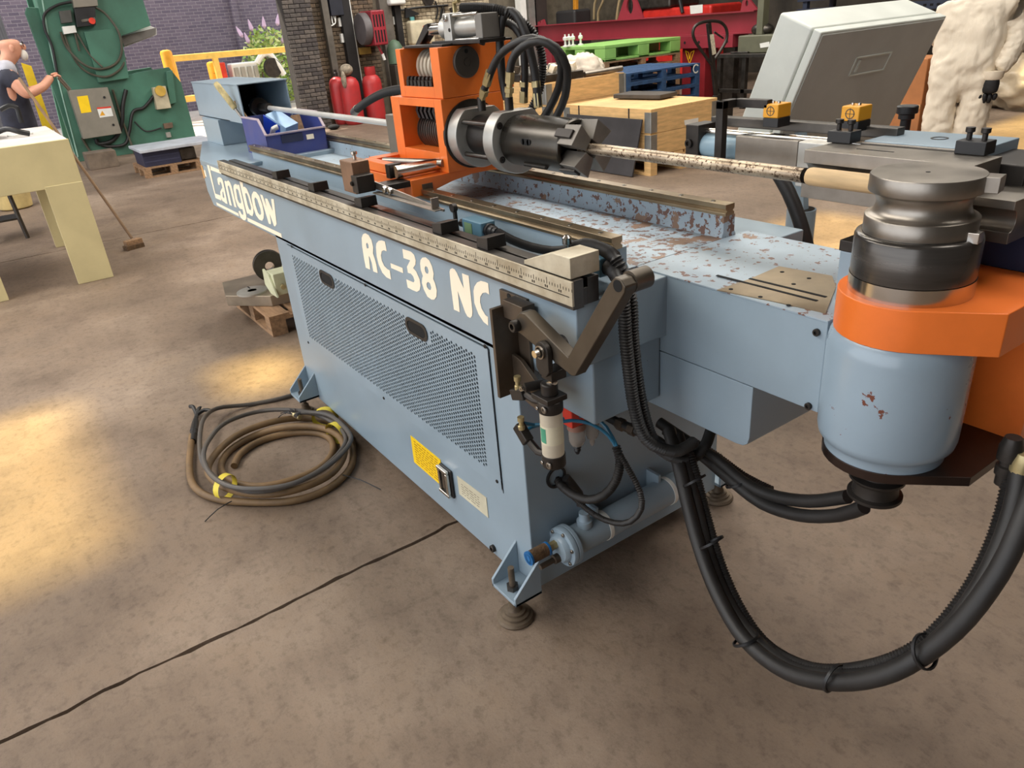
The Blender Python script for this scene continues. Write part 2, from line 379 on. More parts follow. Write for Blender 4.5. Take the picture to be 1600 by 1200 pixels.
box('end_tape', mat('brown_tape', (196, 150, 92), .6), bedo, -4.505, -4.47, SY - .002, SY + .03, 1.03, 1.10, 0)
# front slide bar with T-slot and steel rule
sl = MB(); sl.box(-4.02, -1.215, SY - .02, SY + .012, 1.104, 1.172); sl.box(-4.02, -1.225, SY + .012, SY + .032, 1.104, 1.145); sl.box(-4.02, -1.225, SY + .032, SY + .065, 1.104, 1.166)
slide = sl.build('slide_bar', STEELD, B, .001)
rul = box('steel_rule', RULER, B, -4.02, -1.21, SY - .026, SY - .02, 1.115, 1.173, .001)
tk = MB()
for i in range(280):
    x = -4.0 + i * .01; h = .016 if i % 10 == 0 else .011 if i % 5 == 0 else .007
    tk.box(x - .0009, x + .0009, SY - .0264, SY - .026, 1.150, 1.150 + h)
tk.build('graduations', BLACKOX, rul, sm=False)
tk = MB()
for i in range(0, 280, 5):
    x = -4.0 + i * .01
    for k in range(2): tk.box(x - .008 + k * .007, x - .004 + k * .007, SY - .0264, SY - .026, 1.141, 1.147)
tk.build('scale_marks', BLACKOX, rul, sm=False)
MB().box(-4.0, -1.22, SY - .0275, SY - .026, 1.136, 1.1375).build('scale_line', BLACKOX, rul)
box('trough_floor', BLUE, B, -4.05, -1.25, SY + .065, 1.2, 1.104, 1.110, 0)
for px, py, w in ((428, 255, .075), (487, 280, .075), (563, 316, .07), (686, 352, .065), (757, 374, .065)):
    x = on(px, py, y=SY).x
    MB().hexa([(x - w * .4, SY - .010, 1.172), (x + w * .4, SY - .010, 1.172), (x + w * .4, SY + .05, 1.172), (x - w * .4, SY + .05, 1.172)],
              [(x - w * .4, SY - .009, 1.197), (x + w * .4, SY - .009, 1.206), (x + w * .4, SY + .048, 1.206), (x - w * .4, SY + .048, 1.197)]).build('stop_block', BLACKOX, B, .002)
MB().prism([(-1.40, SY - .016, 1.173), (-1.40, SY - .016, 1.183), (-1.29, SY - .016, 1.222), (-1.225, SY - .016, 1.222), (-1.225, SY - .016, 1.173)], (0, .085, 0)).build('wedge_stop', RULER, B, .002)
# rail walls and linear rails
for y0, y1, ry in ((1.198, 1.245, 1.19), (1.605, 1.652, 1.605)):
    w = MB(); w.prism([(-4.2, y0 - .006, 1.104), (-4.2, y1 + .006, 1.104), (-4.2, y1 + .004, 1.115), (-4.2, y1, 1.122), (-4.2, y1, 1.168), (-4.2, y0, 1.168), (-4.2, y0, 1.122), (-4.2, y0 - .004, 1.115)], (2.865, 0, 0))
    wo = w.build('rail_wall', BLUEB if ry > 1.5 else BLUE, B, .002)
    r = MB(); c = ry + .018
    r.prism([(-4.21, c - .018, 1.168), (-4.21, c + .018, 1.168), (-4.21, c + .018, 1.176), (-4.21, c + .012, 1.181), (-4.21, c + .018, 1.187), (-4.21, c + .018, 1.200), (-4.21, c - .018, 1.200), (-4.21, c - .018, 1.187), (-4.21, c - .012, 1.181), (-4.21, c - .018, 1.176)], (2.88, 0, 0))
    ro = r.build('linear_rail', mat('rail_steel', (158, 142, 116), .3, .9, var=.15, vs_=4, dirt=(96, 74, 52)), B, .0008)
    rb = MB()
    for i in range(24): rb.cyl((-4.15 + i * .12, c, 1.2), (-4.15 + i * .12, c, 1.2012), .007, n=10)
    rb.build('rail_bolts', BRIGHT, ro)['kind'] = 'stuff'
box('bed_top', BLUEB, B, -4.2, -1.335, 1.247, 1.603, 1.104, 1.108, 0)
# arm towards the head
arm = MB(); arm.box(-1.335, -.79, 1.28, 1.705, .897, 1.104)
armo = arm.build('arm_housing', BLUE, B, .002)
lb = [(-1.335, 1.281, .895), (-.958, 1.281, .895), (-.958, 1.281, .76), (-.962, 1.281, .742), (-.975, 1.281, .732), (-.995, 1.281, .729), (-1.10, 1.281, .729), (-1.335, 1.281, .729)]
MB().prism(lb, (0, .40, 0)).build('arm_underside', BLUE, B, .002)
MB().prism([(-1.335, 1.278, 1.104), (-.79, 1.278, 1.104), (-.79, 1.707, 1.104), (-1.335, 1.707, 1.104)], (0, 0, .003)).build('arm_top', BLUEW, B)
pl = [on(*p, z=1.107) for p in ((1120, 454), (1171, 437), (1217, 417), (1300, 432), (1306, 450), (1290, 490), (1200, 470))]
ap = MB().prism(pl, (0, 0, .002)).build('bare_steel_plate', mat('oily_bare_steel', (146, 130, 106), .4, .6, var=.15, vs_=10), B)
for a, b in (((1120, 430), (1277, 470)), ((1171, 435), (1291, 464))):
    p, q = on(*a, z=1.1095), on(*b, z=1.1095); MB().bar(p, q, .008, .001).build('slot', VOID, ap)
for p in ((1142, 452), (1188, 464), (1232, 477), (1222, 425), (1264, 435), (1240, 444)):
    q = on(*p, z=1.109); cyl('bolt_hole', VOID, ap, q, q + Vector((0, 0, .0008)), .005, n=12)
for p in ((1277, 519), (1264, 634)): bolt(B, on(*p, y=1.2795), (0, -1, 0), .008, .007)
# bend head
def lat(name, m, prof, n=64, par=B): return MB().lathe((HX, HY, 0), (0, 0, 1), prof, n).build(name, m, par, sharp=50)
lat('head_casting', BLUEC, [(.05, .86), (.1115, .86), (.1125, .876), (.118, .884), (.126, .892), (.1285, .905), (.129, .95), (.129, 1.085), (.125, 1.108), (.118, 1.118), (.05, 1.118)])
lat('steel_collar', BRIGHT, [(.02, 1.19), (.1048, 1.19), (.1048, 1.228), (.02, 1.228)])
lat('die_drum', DRUM, [(.02, 1.229), (.1035, 1.229), (.1038, 1.232), (.1038, 1.298), (.1015, 1.303), (.096, 1.3055), (.093, 1.3055), (.02, 1.3055)])
prof = [(.002, 1.3058), (.0912, 1.3058), (.0915, 1.308), (.0915, 1.3345), (.090, 1.336)]
for i in range(1, 12):
    a = PI * i / 12; prof.append((.0905 - .0155 * math.sin(a), 1.357 - .021 * math.cos(a)))
prof += [(.0905, 1.378), (.0912, 1.380), (.0908, 1.4045), (.0895, 1.4068), (.004, 1.4068), (.0038, 1.400)]
bd = lat('bend_die', STEEL, prof)
cyl('centre_hole', VOID, bd, (HX, HY, 1.4068), (HX, HY, 1.4072), .004, n=12)
MB().obox((HX + .092, HY + .03, 1.393), .03, .035, .026, Matrix.Rotation(.2, 3, 'Z')).build('die_insert', STEEL, bd, .001)
MB().obox((HX + .098, HY - .005, 1.311), .018, .022, .018, Matrix.Rotation(.1, 3, 'Z')).build('drive_key', BRIGHT, bd, .001)
def armpoly(r, z, cx1, cy1):
    P = []
    for i in range(0, 21):
        a = math.radians(-52 - 218 * i / 20); P.append((HX + r * math.cos(a), HY + r * math.sin(a), z))
    return P + [(-.80, 1.50, z), (-.80, 1.98, z), (cx1, 1.98, z), (cx1, cy1, z)]
sw = MB().prism(armpoly(.121, 1.118, -.483, 1.302), (0, 0, .0795)).build('swing_arm', ORANGE, B, .002)
lp = MB().prism(armpoly(.1145, .84, -.492, 1.326), (0, 0, .02)).build('lower_swing_plate', mat('dark_brown_plate', (58, 44, 38), .3, .5, var=.2, vs_=6), B, .001)
box('swing_post', ORANGE, B, -.79, -.493, 1.515, 1.98, .79, 1.118, .003)
lat('drive_shaft', mat('rusty_shaft', (112, 84, 60), .5, .6), [(.02, .80), (.030, .80), (.030, .84), (.02, .84)], 28)
lat('brake_pulley', BLACKOX, [(.01, .735), (.048, .735), (.054, .738), (.054, .745), (.046, .748), (.044, .762), (.044, .775), (.052, .779), (.055, .782), (.055, .788), (.042, .792), (.040, .815), (.034, .822), (.01, .822)], 40)
MB().lathe((HX, HY, .715), (0, 0, 1), [(.017, 0), (.019, .003), (.019, .02)], 6).build('hex_nut', STEELD, B)
# clamp die on the swing arm
cl = MB()
prof = [(1.43, 1.348), (1.60, 1.348), (1.60, 1.272), (1.43, 1.272), (1.43, 1.285)]
for i in range(0, 9):
    a = -PI / 2 + PI * i / 8; prof.append((1.43 + .018 * math.cos(a), 1.312 + .020 * math.sin(a)))
prof += [(1.43, 1.336)]
cl.prism([(-.70, y, z) for y, z in prof], (.14, 0, 0)); cl.build('clamp_die', STEEL, B, .001)
box('clamp_carrier', mat('dark_blue_steel', (36, 46, 72), .4, .3), B, -.66, -.50, 1.52, 1.92, 1.198, 1.272, .003)
box('clamp_slide', ORANGE, B, -.76, -.67, 1.46, 1.92, 1.198, 1.25, .003)
p = on(1303, 468, z=1.107)
box('wiper_post', BLUE, B, p.x, p.x + .055, p.y, p.y + .07, 1.107, 1.215, .003)
box('wiper_post_cap', BLACKOX, B, p.x - .002, p.x + .06, p.y - .002, p.y + .075, 1.215, 1.238, .002)
# pressure die and its slides behind the tube
prof = [(1.432, 1.40), (1.535, 1.40), (1.535, 1.30), (1.432, 1.30), (1.432, 1.333)]
for i in range(0, 9):
    a = -PI / 2 + PI * i / 8; prof.append((1.432 + .019 * math.cos(a), 1.352 + .021 * math.sin(a)))
pd = MB(); pd.prism([(-.985, y, z) for y, z in prof], (.345, 0, 0)); pdo = pd.build('pressure_die', STEEL, B, .0015)
MB().box(-.90, -.82, 1.485, 1.489, 1.4, 1.4006).build('slot', VOID, pdo)
for px, py in ((1317, 222), (1521, 240)):
    p = on(px, py, z=1.40)
    cb = box('clamp_block', BLACKP, B, p.x - .028, p.x + .028, p.y - .018, p.y + .022, 1.40, 1.425, .002)
    for dx in (-.014, .014):
        MB().lathe((p.x + dx, p.y + .002, 1.425), (0, 0, 1), [(.005, 0), (.005, .012), (.0085, .014), (.0085, .022), (.003, .022)], 14).build('clamp_screw', BLACKOX, cb)
sp = box('slide_plate', BLUE, B, -.93, -.69, 1.56, 1.715, 1.372, 1.404, .002)
box('slide_edge', STEEL, B, -.93, -.69, 1.548, 1.56, 1.368, 1.402, .001)
p = on(1468, 216, z=1.4045); MB().lathe(p, (0, 0, 1), [(.017, 0), (.017, .0006), (.013, .0006), (.013, 0)], 28, caps=False).build('eye_mark', BLACKOX, sp)
box('slide_block', BLACKOX, B, -.70, -.60, 1.545, 1.70, 1.28, 1.385, .003)
bolt(B, (-.60, 1.62, 1.34), (1, 0, 0), .014, .004, BROWNST)
cyl('push_rod', STEELD, B, (-.60, 1.60, 1.33), (-.47, 1.60, 1.33), .022)
box('slide_base', STEELD, B, -1.0, -.66, 1.57, 1.72, 1.325, 1.37, .003)
box('side_plate', STEEL, B, -1.265, -1.085, 1.55, 1.565, 1.315, 1.393, .002)
box('slide_bracket', ALU, B, -1.085, -.985, 1.55, 1.60, 1.29, 1.392, .003)
lr = box('upper_rail', STEELD, B, -1.42, -.90, 1.635, 1.665, 1.397, 1.420, .002)
cyl('guide_rod', BRIGHT, B, (-1.42, 1.60, 1.388), (-.95, 1.60, 1.388), .009)
cyl('guide_rod', BRIGHT, B, (-1.42, 1.575, 1.322), (-1.28, 1.575, 1.322), .008)
cyl('boost_cylinder', mat('pale_blue_paint', (140, 168, 184), .4), B, (-1.40, 1.60, 1.352), (-1.28, 1.60, 1.352), .03)
cb = box('cylinder_head', BLACKOX, B, -1.445, -1.40, 1.565, 1.64, 1.312, 1.408, .003)
bolt(cb, (-1.43, 1.565, 1.36), (0, -1, 0), .012, .008)
lk = MB(); lk.box(-1.315, -1.292, 1.53, 1.55, 1.318, 1.475); lk.box(-1.315, -1.292, 1.53, 1.60, 1.455, 1.475); lk.box(-1.315, -1.20, 1.58, 1.60, 1.455, 1.475)
lk.build('trip_bracket', BLACKOX, B, .002)
SENS = mat('sensor_amber', (226, 158, 36), .4, var=.05)
for x, y in ((-1.19, 1.60), (-.995, 1.62)):
    h = box('sensor_foot', BLACKP, B, x - .022, x + .022, y - .018, y + .03, 1.412, 1.434, .002)
    s_ = box('proximity_sensor', SENS, B, x - .022, x + .022, y - .02, y + .03, 1.434, 1.466, .003)
    MB().lathe((x, y - .02, 1.45), (0, -1, 0), [(.011, 0), (.011, .0006), (.009, .0006), (.009, 0)], 24, caps=False).build('target_mark', BROWNST, s_)
    mk = MB(); mk.box(x - .012, x + .012, y - .0206, y - .02, 1.4494, 1.4506); mk.box(x - .0006, x + .0006, y - .0206, y - .02, 1.438, 1.462); mk.build('cross_mark', BROWNST, s_)
    for dx in (-.008, .008): cyl('sensor_screw', BRIGHT, s_, (x + dx, y, 1.466), (x + dx, y, 1.471), .004, n=10)
p = on(1415, 190, y=1.85); MB().lathe((p.x, p.y, 1.30), (0, 0, 1), [(.012, 0), (.012, .105), (.018, .107), (.018, .117), (.024, .12), (.024, .135), (.022, .137)], 22).build('adjuster_knob', BLACKP, B)
MB().tube([on(*q, y=1.95) for q in ((1215, 270), (1232, 300), (1248, 340), (1262, 392), (1268, 450))], .021, 14).build('thick_hose', RUBBER, B)
# ---------------- carriage
PLX = -2.29
cp = MB()
cp.prism([(PLX, 1.155, 1.178), (PLX, 1.155, 1.236), (PLX, 1.665, 1.236), (PLX, 1.665, 1.20), (PLX, 1.60, 1.196), (PLX, 1.56, 1.205), (PLX, 1.48, 1.216), (PLX, 1.40, 1.216), (PLX, 1.32, 1.206), (PLX, 1.25, 1.19), (PLX, 1.25, 1.178)], (-.055, 0, 0))
cp.box(-2.70, PLX - .055, 1.155, 1.665, 1.205, 1.236)
cp.box(-2.70, PLX - .055, 1.155, 1.19, 1.18, 1.205)
car = cp.build('carriage', ORANGE, B, .003)
box('rail_block', BROWNST, car, PLX - .002, PLX + .004, 1.195, 1.235, 1.186, 1.216, .001)
box('rail_block', BROWNST, car, PLX - .06, PLX + .012, 1.60, 1.65, 1.202, 1.22, .001)
fr = MB()      # lower frame, open towards the front side
fr.box(-2.33, -2.28, 1.30, 1.55, 1.236, 1.475); fr.box(-2.65, -2.585, 1.30, 1.55, 1.236, 1.475); fr.box(-2.585, -2.33, 1.30, 1.55, 1.236, 1.30); fr.box(-2.585, -2.33, 1.30, 1.55, 1.448, 1.475); fr.box(-2.585, -2.33, 1.53, 1.55, 1.30, 1.448)
fr.build('lower_frame', ORANGE, car, .002)
fr = MB(); fr.box(-2.335, -2.28, 1.31, 1.60, 1.476, 1.632); fr.box(-2.58, -2.545, 1.31, 1.60, 1.476, 1.632); fr.box(-2.545, -2.335, 1.31, 1.60, 1.476, 1.512); fr.box(-2.545, -2.335, 1.56, 1.60, 1.512, 1.632)
fr.build('upper_frame', ORANGE, car, .002)
box('top_plate', BLACKOX, car, -2.55, -2.285, 1.33, 1.61, 1.632, 1.640, .001)
def latx(name, m, x, prof, n=48, y=YT, z=ZT, par=car): return MB().lathe((x, y, z), (1, 0, 0), prof, n).build(name, m, par, sharp=40)
pr = []
for i in range(7): pr += [(.052, i * .026), (.058, i * .026 + .003), (.058, i * .026 + .017), (.052, i * .026 + .02)]
latx('grooved_drum', mat('cream_drum', (188, 178, 160), .4, .4, var=.1), -2.52, pr, z=1.568)
pr = []
for i in range(14): pr += [(.058, i * .016), (.066, i * .016 + .004), (.066, i * .016 + .009), (.058, i * .016 + .013)]
latx('brake_drum', STEELD, -2.56, pr)
ch = MB()
for i in range(7): ch.box(-2.53 + i * .027, -2.512 + i * .027, 1.312, 1.34, 1.513, 1.532); ch.cyl((-2.518 + i * .027, 1.318, 1.536), (-2.505 + i * .027, 1.318, 1.536), .009, n=10)
ch.build('drive_chain', BLACKOX, car)
ch = MB()
for i in range(7): ch.prism([(-2.55 + i * .03, 1.345, 1.425), (-2.535 + i * .03, 1.345, 1.448), (-2.520 + i * .03, 1.345, 1.448), (-2.535 + i * .03, 1.345, 1.425), (-2.52 + i * .03, 1.345, 1.40), (-2.535 + i * .03, 1.345, 1.40)], (0, .06, 0))
ch.build('toothed_block', BLACKP, car)
dc = latx('round_cover', mat('dark_grey_disc', (82, 77, 72), .42, .25, var=.1), -2.28, [(.047, 0), (.049, .002), (.049, .012), (.047, .014), (.014, .014), (.014, .0125), (.010, .0125), (.010, .014), (.001, .014)], y=1.409, z=1.58)
cyl('cover_hole', VOID, dc, (-2.268, 1.409, 1.613), (-2.2655, 1.409, 1.613), .007, n=12)
def flange(name, x0, x1, r, m):
    P = []
    for i in range(64):
        a = 2 * PI * i / 64; y = r * math.cos(a); z = min(r * math.sin(a), r * .84)
        P.append((x0, YT + y, ZT + z))
    return MB().prism(P, (x1 - x0, 0, 0)).build(name, m, car, .003, sharp=30)
latx('back_disc', BLACKOX, -2.285, [(.113, 0), (.113, .012)])
flange('chuck_flange', -2.272, -2.215, .106, ALU)
f2 = flange('chuck_flange', -2.055, -2.0, .105, ALU)
latx('chuck_neck', BLACKOX, -2.22, [(.066, 0), (.066, .17)])
chb = latx('chuck_body', mat('oiled_black_steel', (84, 80, 74), .28, .9, var=.2, vs_=5), -2.0, [(.07, 0), (.0765, .002), (.0765, .03), (.0775, .034), (.0775, .283), (.074, .287), (.066, .287), (.064, .262), (.001, .262)], 64)
for a in (-.62, .62, PI - .62, PI + .62):
    y = YT + .088 * math.cos(a); z = ZT + .088 * math.sin(a)
    cyl('tie_rod', STEELD, car, (-2.22, y, z), (-2.05, y, z), .008)
    bolt(car, (-2.001, y, z), (1, 0, 0), .011, .003)
sl_ = MB()
for dx in (0, .03): sl_.cyl((-1.875 + dx, YT - .076, ZT + .014), (-1.875 + dx, YT - .0785, ZT + .014), .009, n=14)
sl_.box(-1.875, -1.845, YT - .0785, YT - .076, ZT + .005, ZT + .023); sl_.build('side_slot', VOID, chb)
MB().tube([(-1.90, YT - .058, ZT - .056), (-1.79, YT - .058, ZT - .056)], .007, 10, ribs=.004).build('return_spring', STEELD, chb)
JAW = mat('jaw_steel', (122, 116, 108), .42, .35, var=.12, vs_=12)
for k in range(4):
    a = PI / 4 + k * PI / 2 + .12; d = Vector((0, math.cos(a), math.sin(a))); tn = Vector((0, -math.sin(a), math.cos(a)))
    j = MB(); c = Vector((0, YT, ZT))
    def jp(r, w, x): return c + d * r + tn * w + Vector((x, 0, 0))
    j.hexa([jp(.019, -.016, -1.735), jp(.070, -.030, -1.735), jp(.070, .030, -1.735), jp(.019, .016, -1.735)], [jp(.020, -.017, -1.645), jp(.074, -.032, -1.645), jp(.074, .032, -1.645), jp(.020, .017, -1.645)])
    jo = j.build('chuck_jaw', JAW, car, .002)
    j = MB(); j.hexa([jp(.058, -.013, -1.73), jp(.082, -.013, -1.73), jp(.082, .013, -1.73), jp(.058, .013, -1.73)], [jp(.058, -.013, -1.662), jp(.080, -.013, -1.662), jp(.080, .013, -1.662), jp(.058, .013, -1.662)])
    j.build('jaw_key', BLACKOX, jo, .002)
# hydraulic cylinder on top of the carriage
MY, MZ = 1.42, 1.684
latx('ram_body', ALU, -2.32, [(.001, 0), (.030, 0), (.030, .16), (.001, .16)], y=MY, z=MZ)
box('ram_front_block', ALU, car, -2.35, -2.30, MY - .04, MY + .04, MZ - .045, MZ + .045, .004)
box('ram_rear_block', mat('mid_grey_block', (122, 118, 112), .5, .3), car, -2.165, -2.125, MY - .034, MY + .034, MZ - .036, MZ + .036, .004)
latx('ram_collar', ALU, -2.40, [(.02, 0), (.034, .004), (.034, .03), (.026, .04), (.026, .06)], y=MY, z=MZ)
latx('ram_rod', BRIGHT, -2.49, [(.018, 0), (.018, .1)], y=MY, z=MZ)
latx('rod_nut', ALU, -2.51, [(.019, 0), (.019, .022)], 6, y=MY, z=MZ)
for dz in (-.036, .036):
    for dy in (-.03, .03): latx('tie_bar', BRIGHT, -2.31, [(.005, 0), (.005, .16)], 10, y=MY + dy, z=MZ + dz)
MB().prism([(-2.60, MY - .02, 1.635), (-2.57, MY - .02, 1.632), (-2.49, MY - .02, 1.68), (-2.49, MY - .02, 1.705), (-2.515, MY - .02, 1.70)], (0, .04, 0)).build('rod_link', BLACKOX, car, .003)
box('ram_mount', BLACKOX, car, -2.42, -2.12, MY - .05, MY + .05, 1.636, 1.648, .002)
bolt(car, (-2.325, MY - .04, MZ + .03), (0, -1, 0), .010, .008, BRIGHT); bolt(car, (-2.31, MY - .04, MZ - .005), (0, -1, 0), .006, .002)
MB().tube([(-2.33, MY, MZ + .045), (-2.33, MY, MZ + .075), (-2.30, MY, MZ + .078)], .007, 10, spline=False).build('brass_elbow', BRASS, car)
# clevis rods and pusher at the carriage's front
cyl('guide_bar', STEEL, car, (-2.60, 1.215, 1.262), (-2.31, 1.30, 1.268), .013)
gb = [on(*q, z=1.25) for q in ((690, 258), (626, 272))]
cyl('slide_shaft', BRIGHT, car, (-2.345, 1.30, 1.262), (-2.345, 1.13, 1.262), .021, n=24)
box('shaft_holder', BLACKOX, car, -2.40, -2.37, 1.12, 1.17, 1.238, 1.285, .002)
box('slide_frame', ORANGE, car, -2.68, -2.40, 1.16, 1.20, 1.238, 1.270, .002); box('slide_frame', ORANGE, car, -2.70, -2.64, 1.20, 1.32, 1.238, 1.270, .002); box('slide_frame', ORANGE, car, -2.56, -2.44, 1.26, 1.30, 1.238, 1.262, .002)
COPP = mat('copper_brown_block', (134, 104, 82), .45, .45, var=.18, vs_=10)
p = on(563, 300, y=1.03); tb_ = box('trip_block', COPP, car, p.x - .055, p.x + .045, .995, 1.06, 1.206, 1.312, .004)
MB().lathe((p.x - .0, 1.03, 1.312), (0, 0, 1), [(.006, 0), (.006, .014), (.011, .018), (.011, .026)], 12).build('thumb_screw', BRIGHT, tb_)
box('trip_clamp', BLACKOX, car, p.x + .045, p.x + .09, .985, 1.05, 1.215, 1.272, .003); bolt(car, (p.x + .055, .99, 1.246), (0, -1, 0), .008, .012)
tg = MB(); q0 = p.x + .05
tg.prism([(q0, 1.052, 1.245), (q0 + .48, 1.052, 1.215), (q0 + .48, 1.052, 1.208), (q0, 1.052, 1.222)], (0, .006, 0)); tg.box(q0 + .05, q0 + .47, 1.03, 1.055, 1.210, 1.214); tg.box(q0 + .44, q0 + .446, 1.035, 1.06, 1.212, 1.245)
tg.build('trip_flag', STEEL, car, .0005)
box('flag_link', BLACKOX, car, p.x + .06, p.x + .14, 1.058, 1.165, 1.215, 1.235, .002)
for dx in (.16, .20): bolt(car, (p.x + dx, 1.052, 1.228), (0, -1, 0), .011, .01, BRIGHT)
# mandrel rod behind the carriage
cyl('mandrel_rod', mat('satin_steel_rod', (206, 204, 200), .35, .45, var=.05), B, (-4.75, YT, ZT), (-2.72, YT, ZT), .013, n=20)
box('rod_bracket', mat('dull_steel', (112, 106, 96), .45, .4), B, -2.80, -2.665, 1.34, 1.48, 1.24, 1.40, .003)
MB().lathe((-4.62, YT, ZT), (1, 0, 0), [(.05, 0), (.05, .05), (.04, .052), (.022, .055), (.022, .18), (.026, .182), (.026, .21)], 28).build('rod_clamp', BLACKOX, B)
hb = MB(); x0, x1, y0, y1, z0, z1 = -5.45, -4.45, 1.27, 1.55, 1.282, 1.485
hb.box(x0, x1, y0, y0 + .006, z0, z1); hb.box(x0, x1, y1 - .006, y1, z0, z1); hb.box(x0, x1 + .01, y0 - .004, y1 + .004, z1, z1 + .006); hb.box(x0, x0 + .006, y0, y1, z0, z1); hb.box(x0, x1 - .3, y0, y1, z0, z0 + .006)
hb.build('rod_cover', BLUE, B, .001)
box('cover_inside', VOID, B, x0 + .2, x0 + .45, y0 + .02, y1 - .02, z0 + .01, z1 - .01, 0)
box('cover_post', BLUE, B, -5.32, -4.95, 1.25, 1.53, 1.13, 1.282, .003)
# corrugated hose stub at the back
MB().tube([on(*q) if 0 else on(q[0], q[1], y=1.75) for q in ((556, 172), (575, 158), (598, 146), (622, 140), (650, 140))], .021, 14, ribs=.012).build('corrugated_hose', RUBBER, B)
a, b = on(553, 176, y=1.75), on(558, 170, y=1.75); cyl('hose_ferrule', STEEL, B, a, b, .022)
# hydraulic hoses over the chuck
def path(*pts): return [on(px, py, y=y) for px, py, y in pts]
H = [('hydraulic_hose', .0125, path((757, 140, 1.405), (766, 115, 1.405), (780, 87, 1.41), (805, 68, 1.42), (832, 60, 1.44), (860, 71, 1.47), (877, 100, 1.5), (873, 137, 1.52), (858, 170, 1.52), (845, 190, 1.5))),
     ('hydraulic_hose', .0125, path((796, 128, 1.405), (797, 108, 1.405), (803, 88, 1.41), (818, 72, 1.42), (842, 64, 1.44), (869, 75, 1.47), (886, 107, 1.5), (883, 150, 1.52), (872, 177, 1.52), (862, 195, 1.5))),
     ('hydraulic_hose', .0135, path((792, 155, 1.46), (785, 122, 1.46), (781, 65, 1.46), (785, 30, 1.47), (795, 18, 1.48), (807, 24, 1.49), (821, 52, 1.5), (835, 110, 1.51), (839, 142, 1.51), (841, 165, 1.51))),
     ('hydraulic_hose', .0125, path((752, 68, 1.47), (762, 46, 1.48), (786, 35, 1.50), (805, 43, 1.51), (817, 68, 1.52), (820, 118, 1.52), (818, 160, 1.52)))]
for nme, r, P in H:
    ho = MB().tube(P, r, 12).build(nme, RUBBER, B)
for (a, b) in (((752, 157, 1.405), (766, 112, 1.405)), ((795, 153, 1.405), (797, 112, 1.405)), ((836, 115, 1.51), (841, 168, 1.51)), ((819, 118, 1.52), (818, 160, 1.52))):
    P0, P1 = on(a[0], a[1], y=a[2]), on(b[0], b[1], y=b[2]); d = P1 - P0; L_ = d.length
    MB().lathe(P0, d, [(.012, 0), (.012, L_ * .2), (.016, L_ * .22), (.016, L_ * .4), (.011, L_ * .42), (.011, L_ * .55), (.0155, L_ * .57), (.0155, L_)], 6).build('hose_fitting', BRASS, B)
for px in (752, 795): q = on(px, 158, y=1.405); cyl('elbow', BLACKOX, B, q + Vector((0, 0, -.03)), q + Vector((0, 0, .012)), .014, n=14)
MB().tube(path((721, 12, 1.42), (755, 12, 1.44), (790, 18, 1.47), (820, 38, 1.52), (841, 66, 1.55), (848, 100, 1.56), (843, 140, 1.56), (830, 172, 1.53)), .015, 12, ribs=.008).build('corrugated_hose', RUBBER, B)
# ---------------- long side: perforated panel, lettering, labels
PY = SY - .005
pan = MB(); px0, px1, pz0, pz1 = -3.25, -1.625, .40, .877
hx0, hx1, hz0, hz1 = -3.20, -1.685, .445, .845
HANDLES = [on(511, 436, y=PY), on(651, 514, y=PY)]
pitch = .0142; nc = int((hx1 - hx0) / pitch); nr = int((hz1 - hz0) / pitch)
hx1 = hx0 + nc * pitch
def rect(x0, x1, z0, z1): pan.add([(x0, PY, z0), (x1, PY, z0), (x1, PY, z1), (x0, PY, z1)], [(0, 1, 2, 3)])
rect(px0, hx0, pz0, pz1); rect(hx1, px1, pz0, pz1); ztop = hz0 + nr * pitch
rect(hx0, hx1, ztop, pz1); rect(hx0, hx1, pz0, hz0)
R_ = .0057
for i in range(nc):
    xc = hx0 + (i + .5) * pitch; off = (i % 2) * pitch / 2
    if off: rect(xc - pitch / 2, xc + pitch / 2, hz0, hz0 + off); rect(xc - pitch / 2, xc + pitch / 2, ztop - pitch / 2, ztop)
    for k in range(nr - (1 if off else 0)):
        zc = hz0 + off + (k + .5) * pitch; h = pitch / 2
        if any(abs(xc - q.x) < .085 and abs(zc - q.z) < .035 for q in HANDLES):
            rect(xc - h, xc + h, zc - h, zc + h); continue
        out = [(h, 0), (h, h), (0, h), (-h, h), (-h, 0), (-h, -h), (0, -h), (h, -h)]
        V = [(xc + a, PY, zc + b) for a, b in out] + [(xc + R_ * math.cos(q * PI / 4), PY, zc + R_ * math.sin(q * PI / 4)) for q in range(8)] + [(xc + R_ * math.cos(q * PI / 4), PY + .003, zc + R_ * math.sin(q * PI / 4)) for q in range(8)]
        F = [(q, (q + 1) % 8, 8 + (q + 1) % 8, 8 + q) for q in range(8)] + [(8 + q, 8 + (q + 1) % 8, 16 + (q + 1) % 8, 16 + q) for q in range(8)]
        pan.add(V, F)
pano = pan.build('perforated_panel', BLUE, B, sm=False)
box('panel_shade_sheet', VOID, pano, px0 + .01, px1 - .01, PY + .0035, SY - .0005, pz0 + .01, pz1 - .01, 0)  # dark sheet standing in for the shade inside the cabinet
ed = MB()
for a in ((px0, px1, pz1, pz1 + .0025), (px1, px1 + .0025, pz0 - .01, pz1)): ed.box(a[0], a[1], SY - .0012, SY - .0004, a[2], a[3])
ed.build('panel_gap', VOID, pano)
for q in HANDLES:
    L_ = []
    for s_ in (1, -1):
        for i in range(9):
            a = -PI / 2 + PI * i / 8; L_.append((q.x + s_ * (.045 + .030 * math.cos(a)), PY - .003, q.z + s_ * .030 * math.sin(a)))
    I_ = [(q.x + (p[0] - q.x) * .82, p[1], q.z + (p[2] - q.z) * .66) for p in L_]
    MB().loops([L_, I_], (0, .003, 0)).build('handle_rim', BLACKP, pano)
    J_ = [(p[0], PY - .0012, p[2]) for p in I_]; MB().loops([J_]).build('handle_cup', VOID, pano)
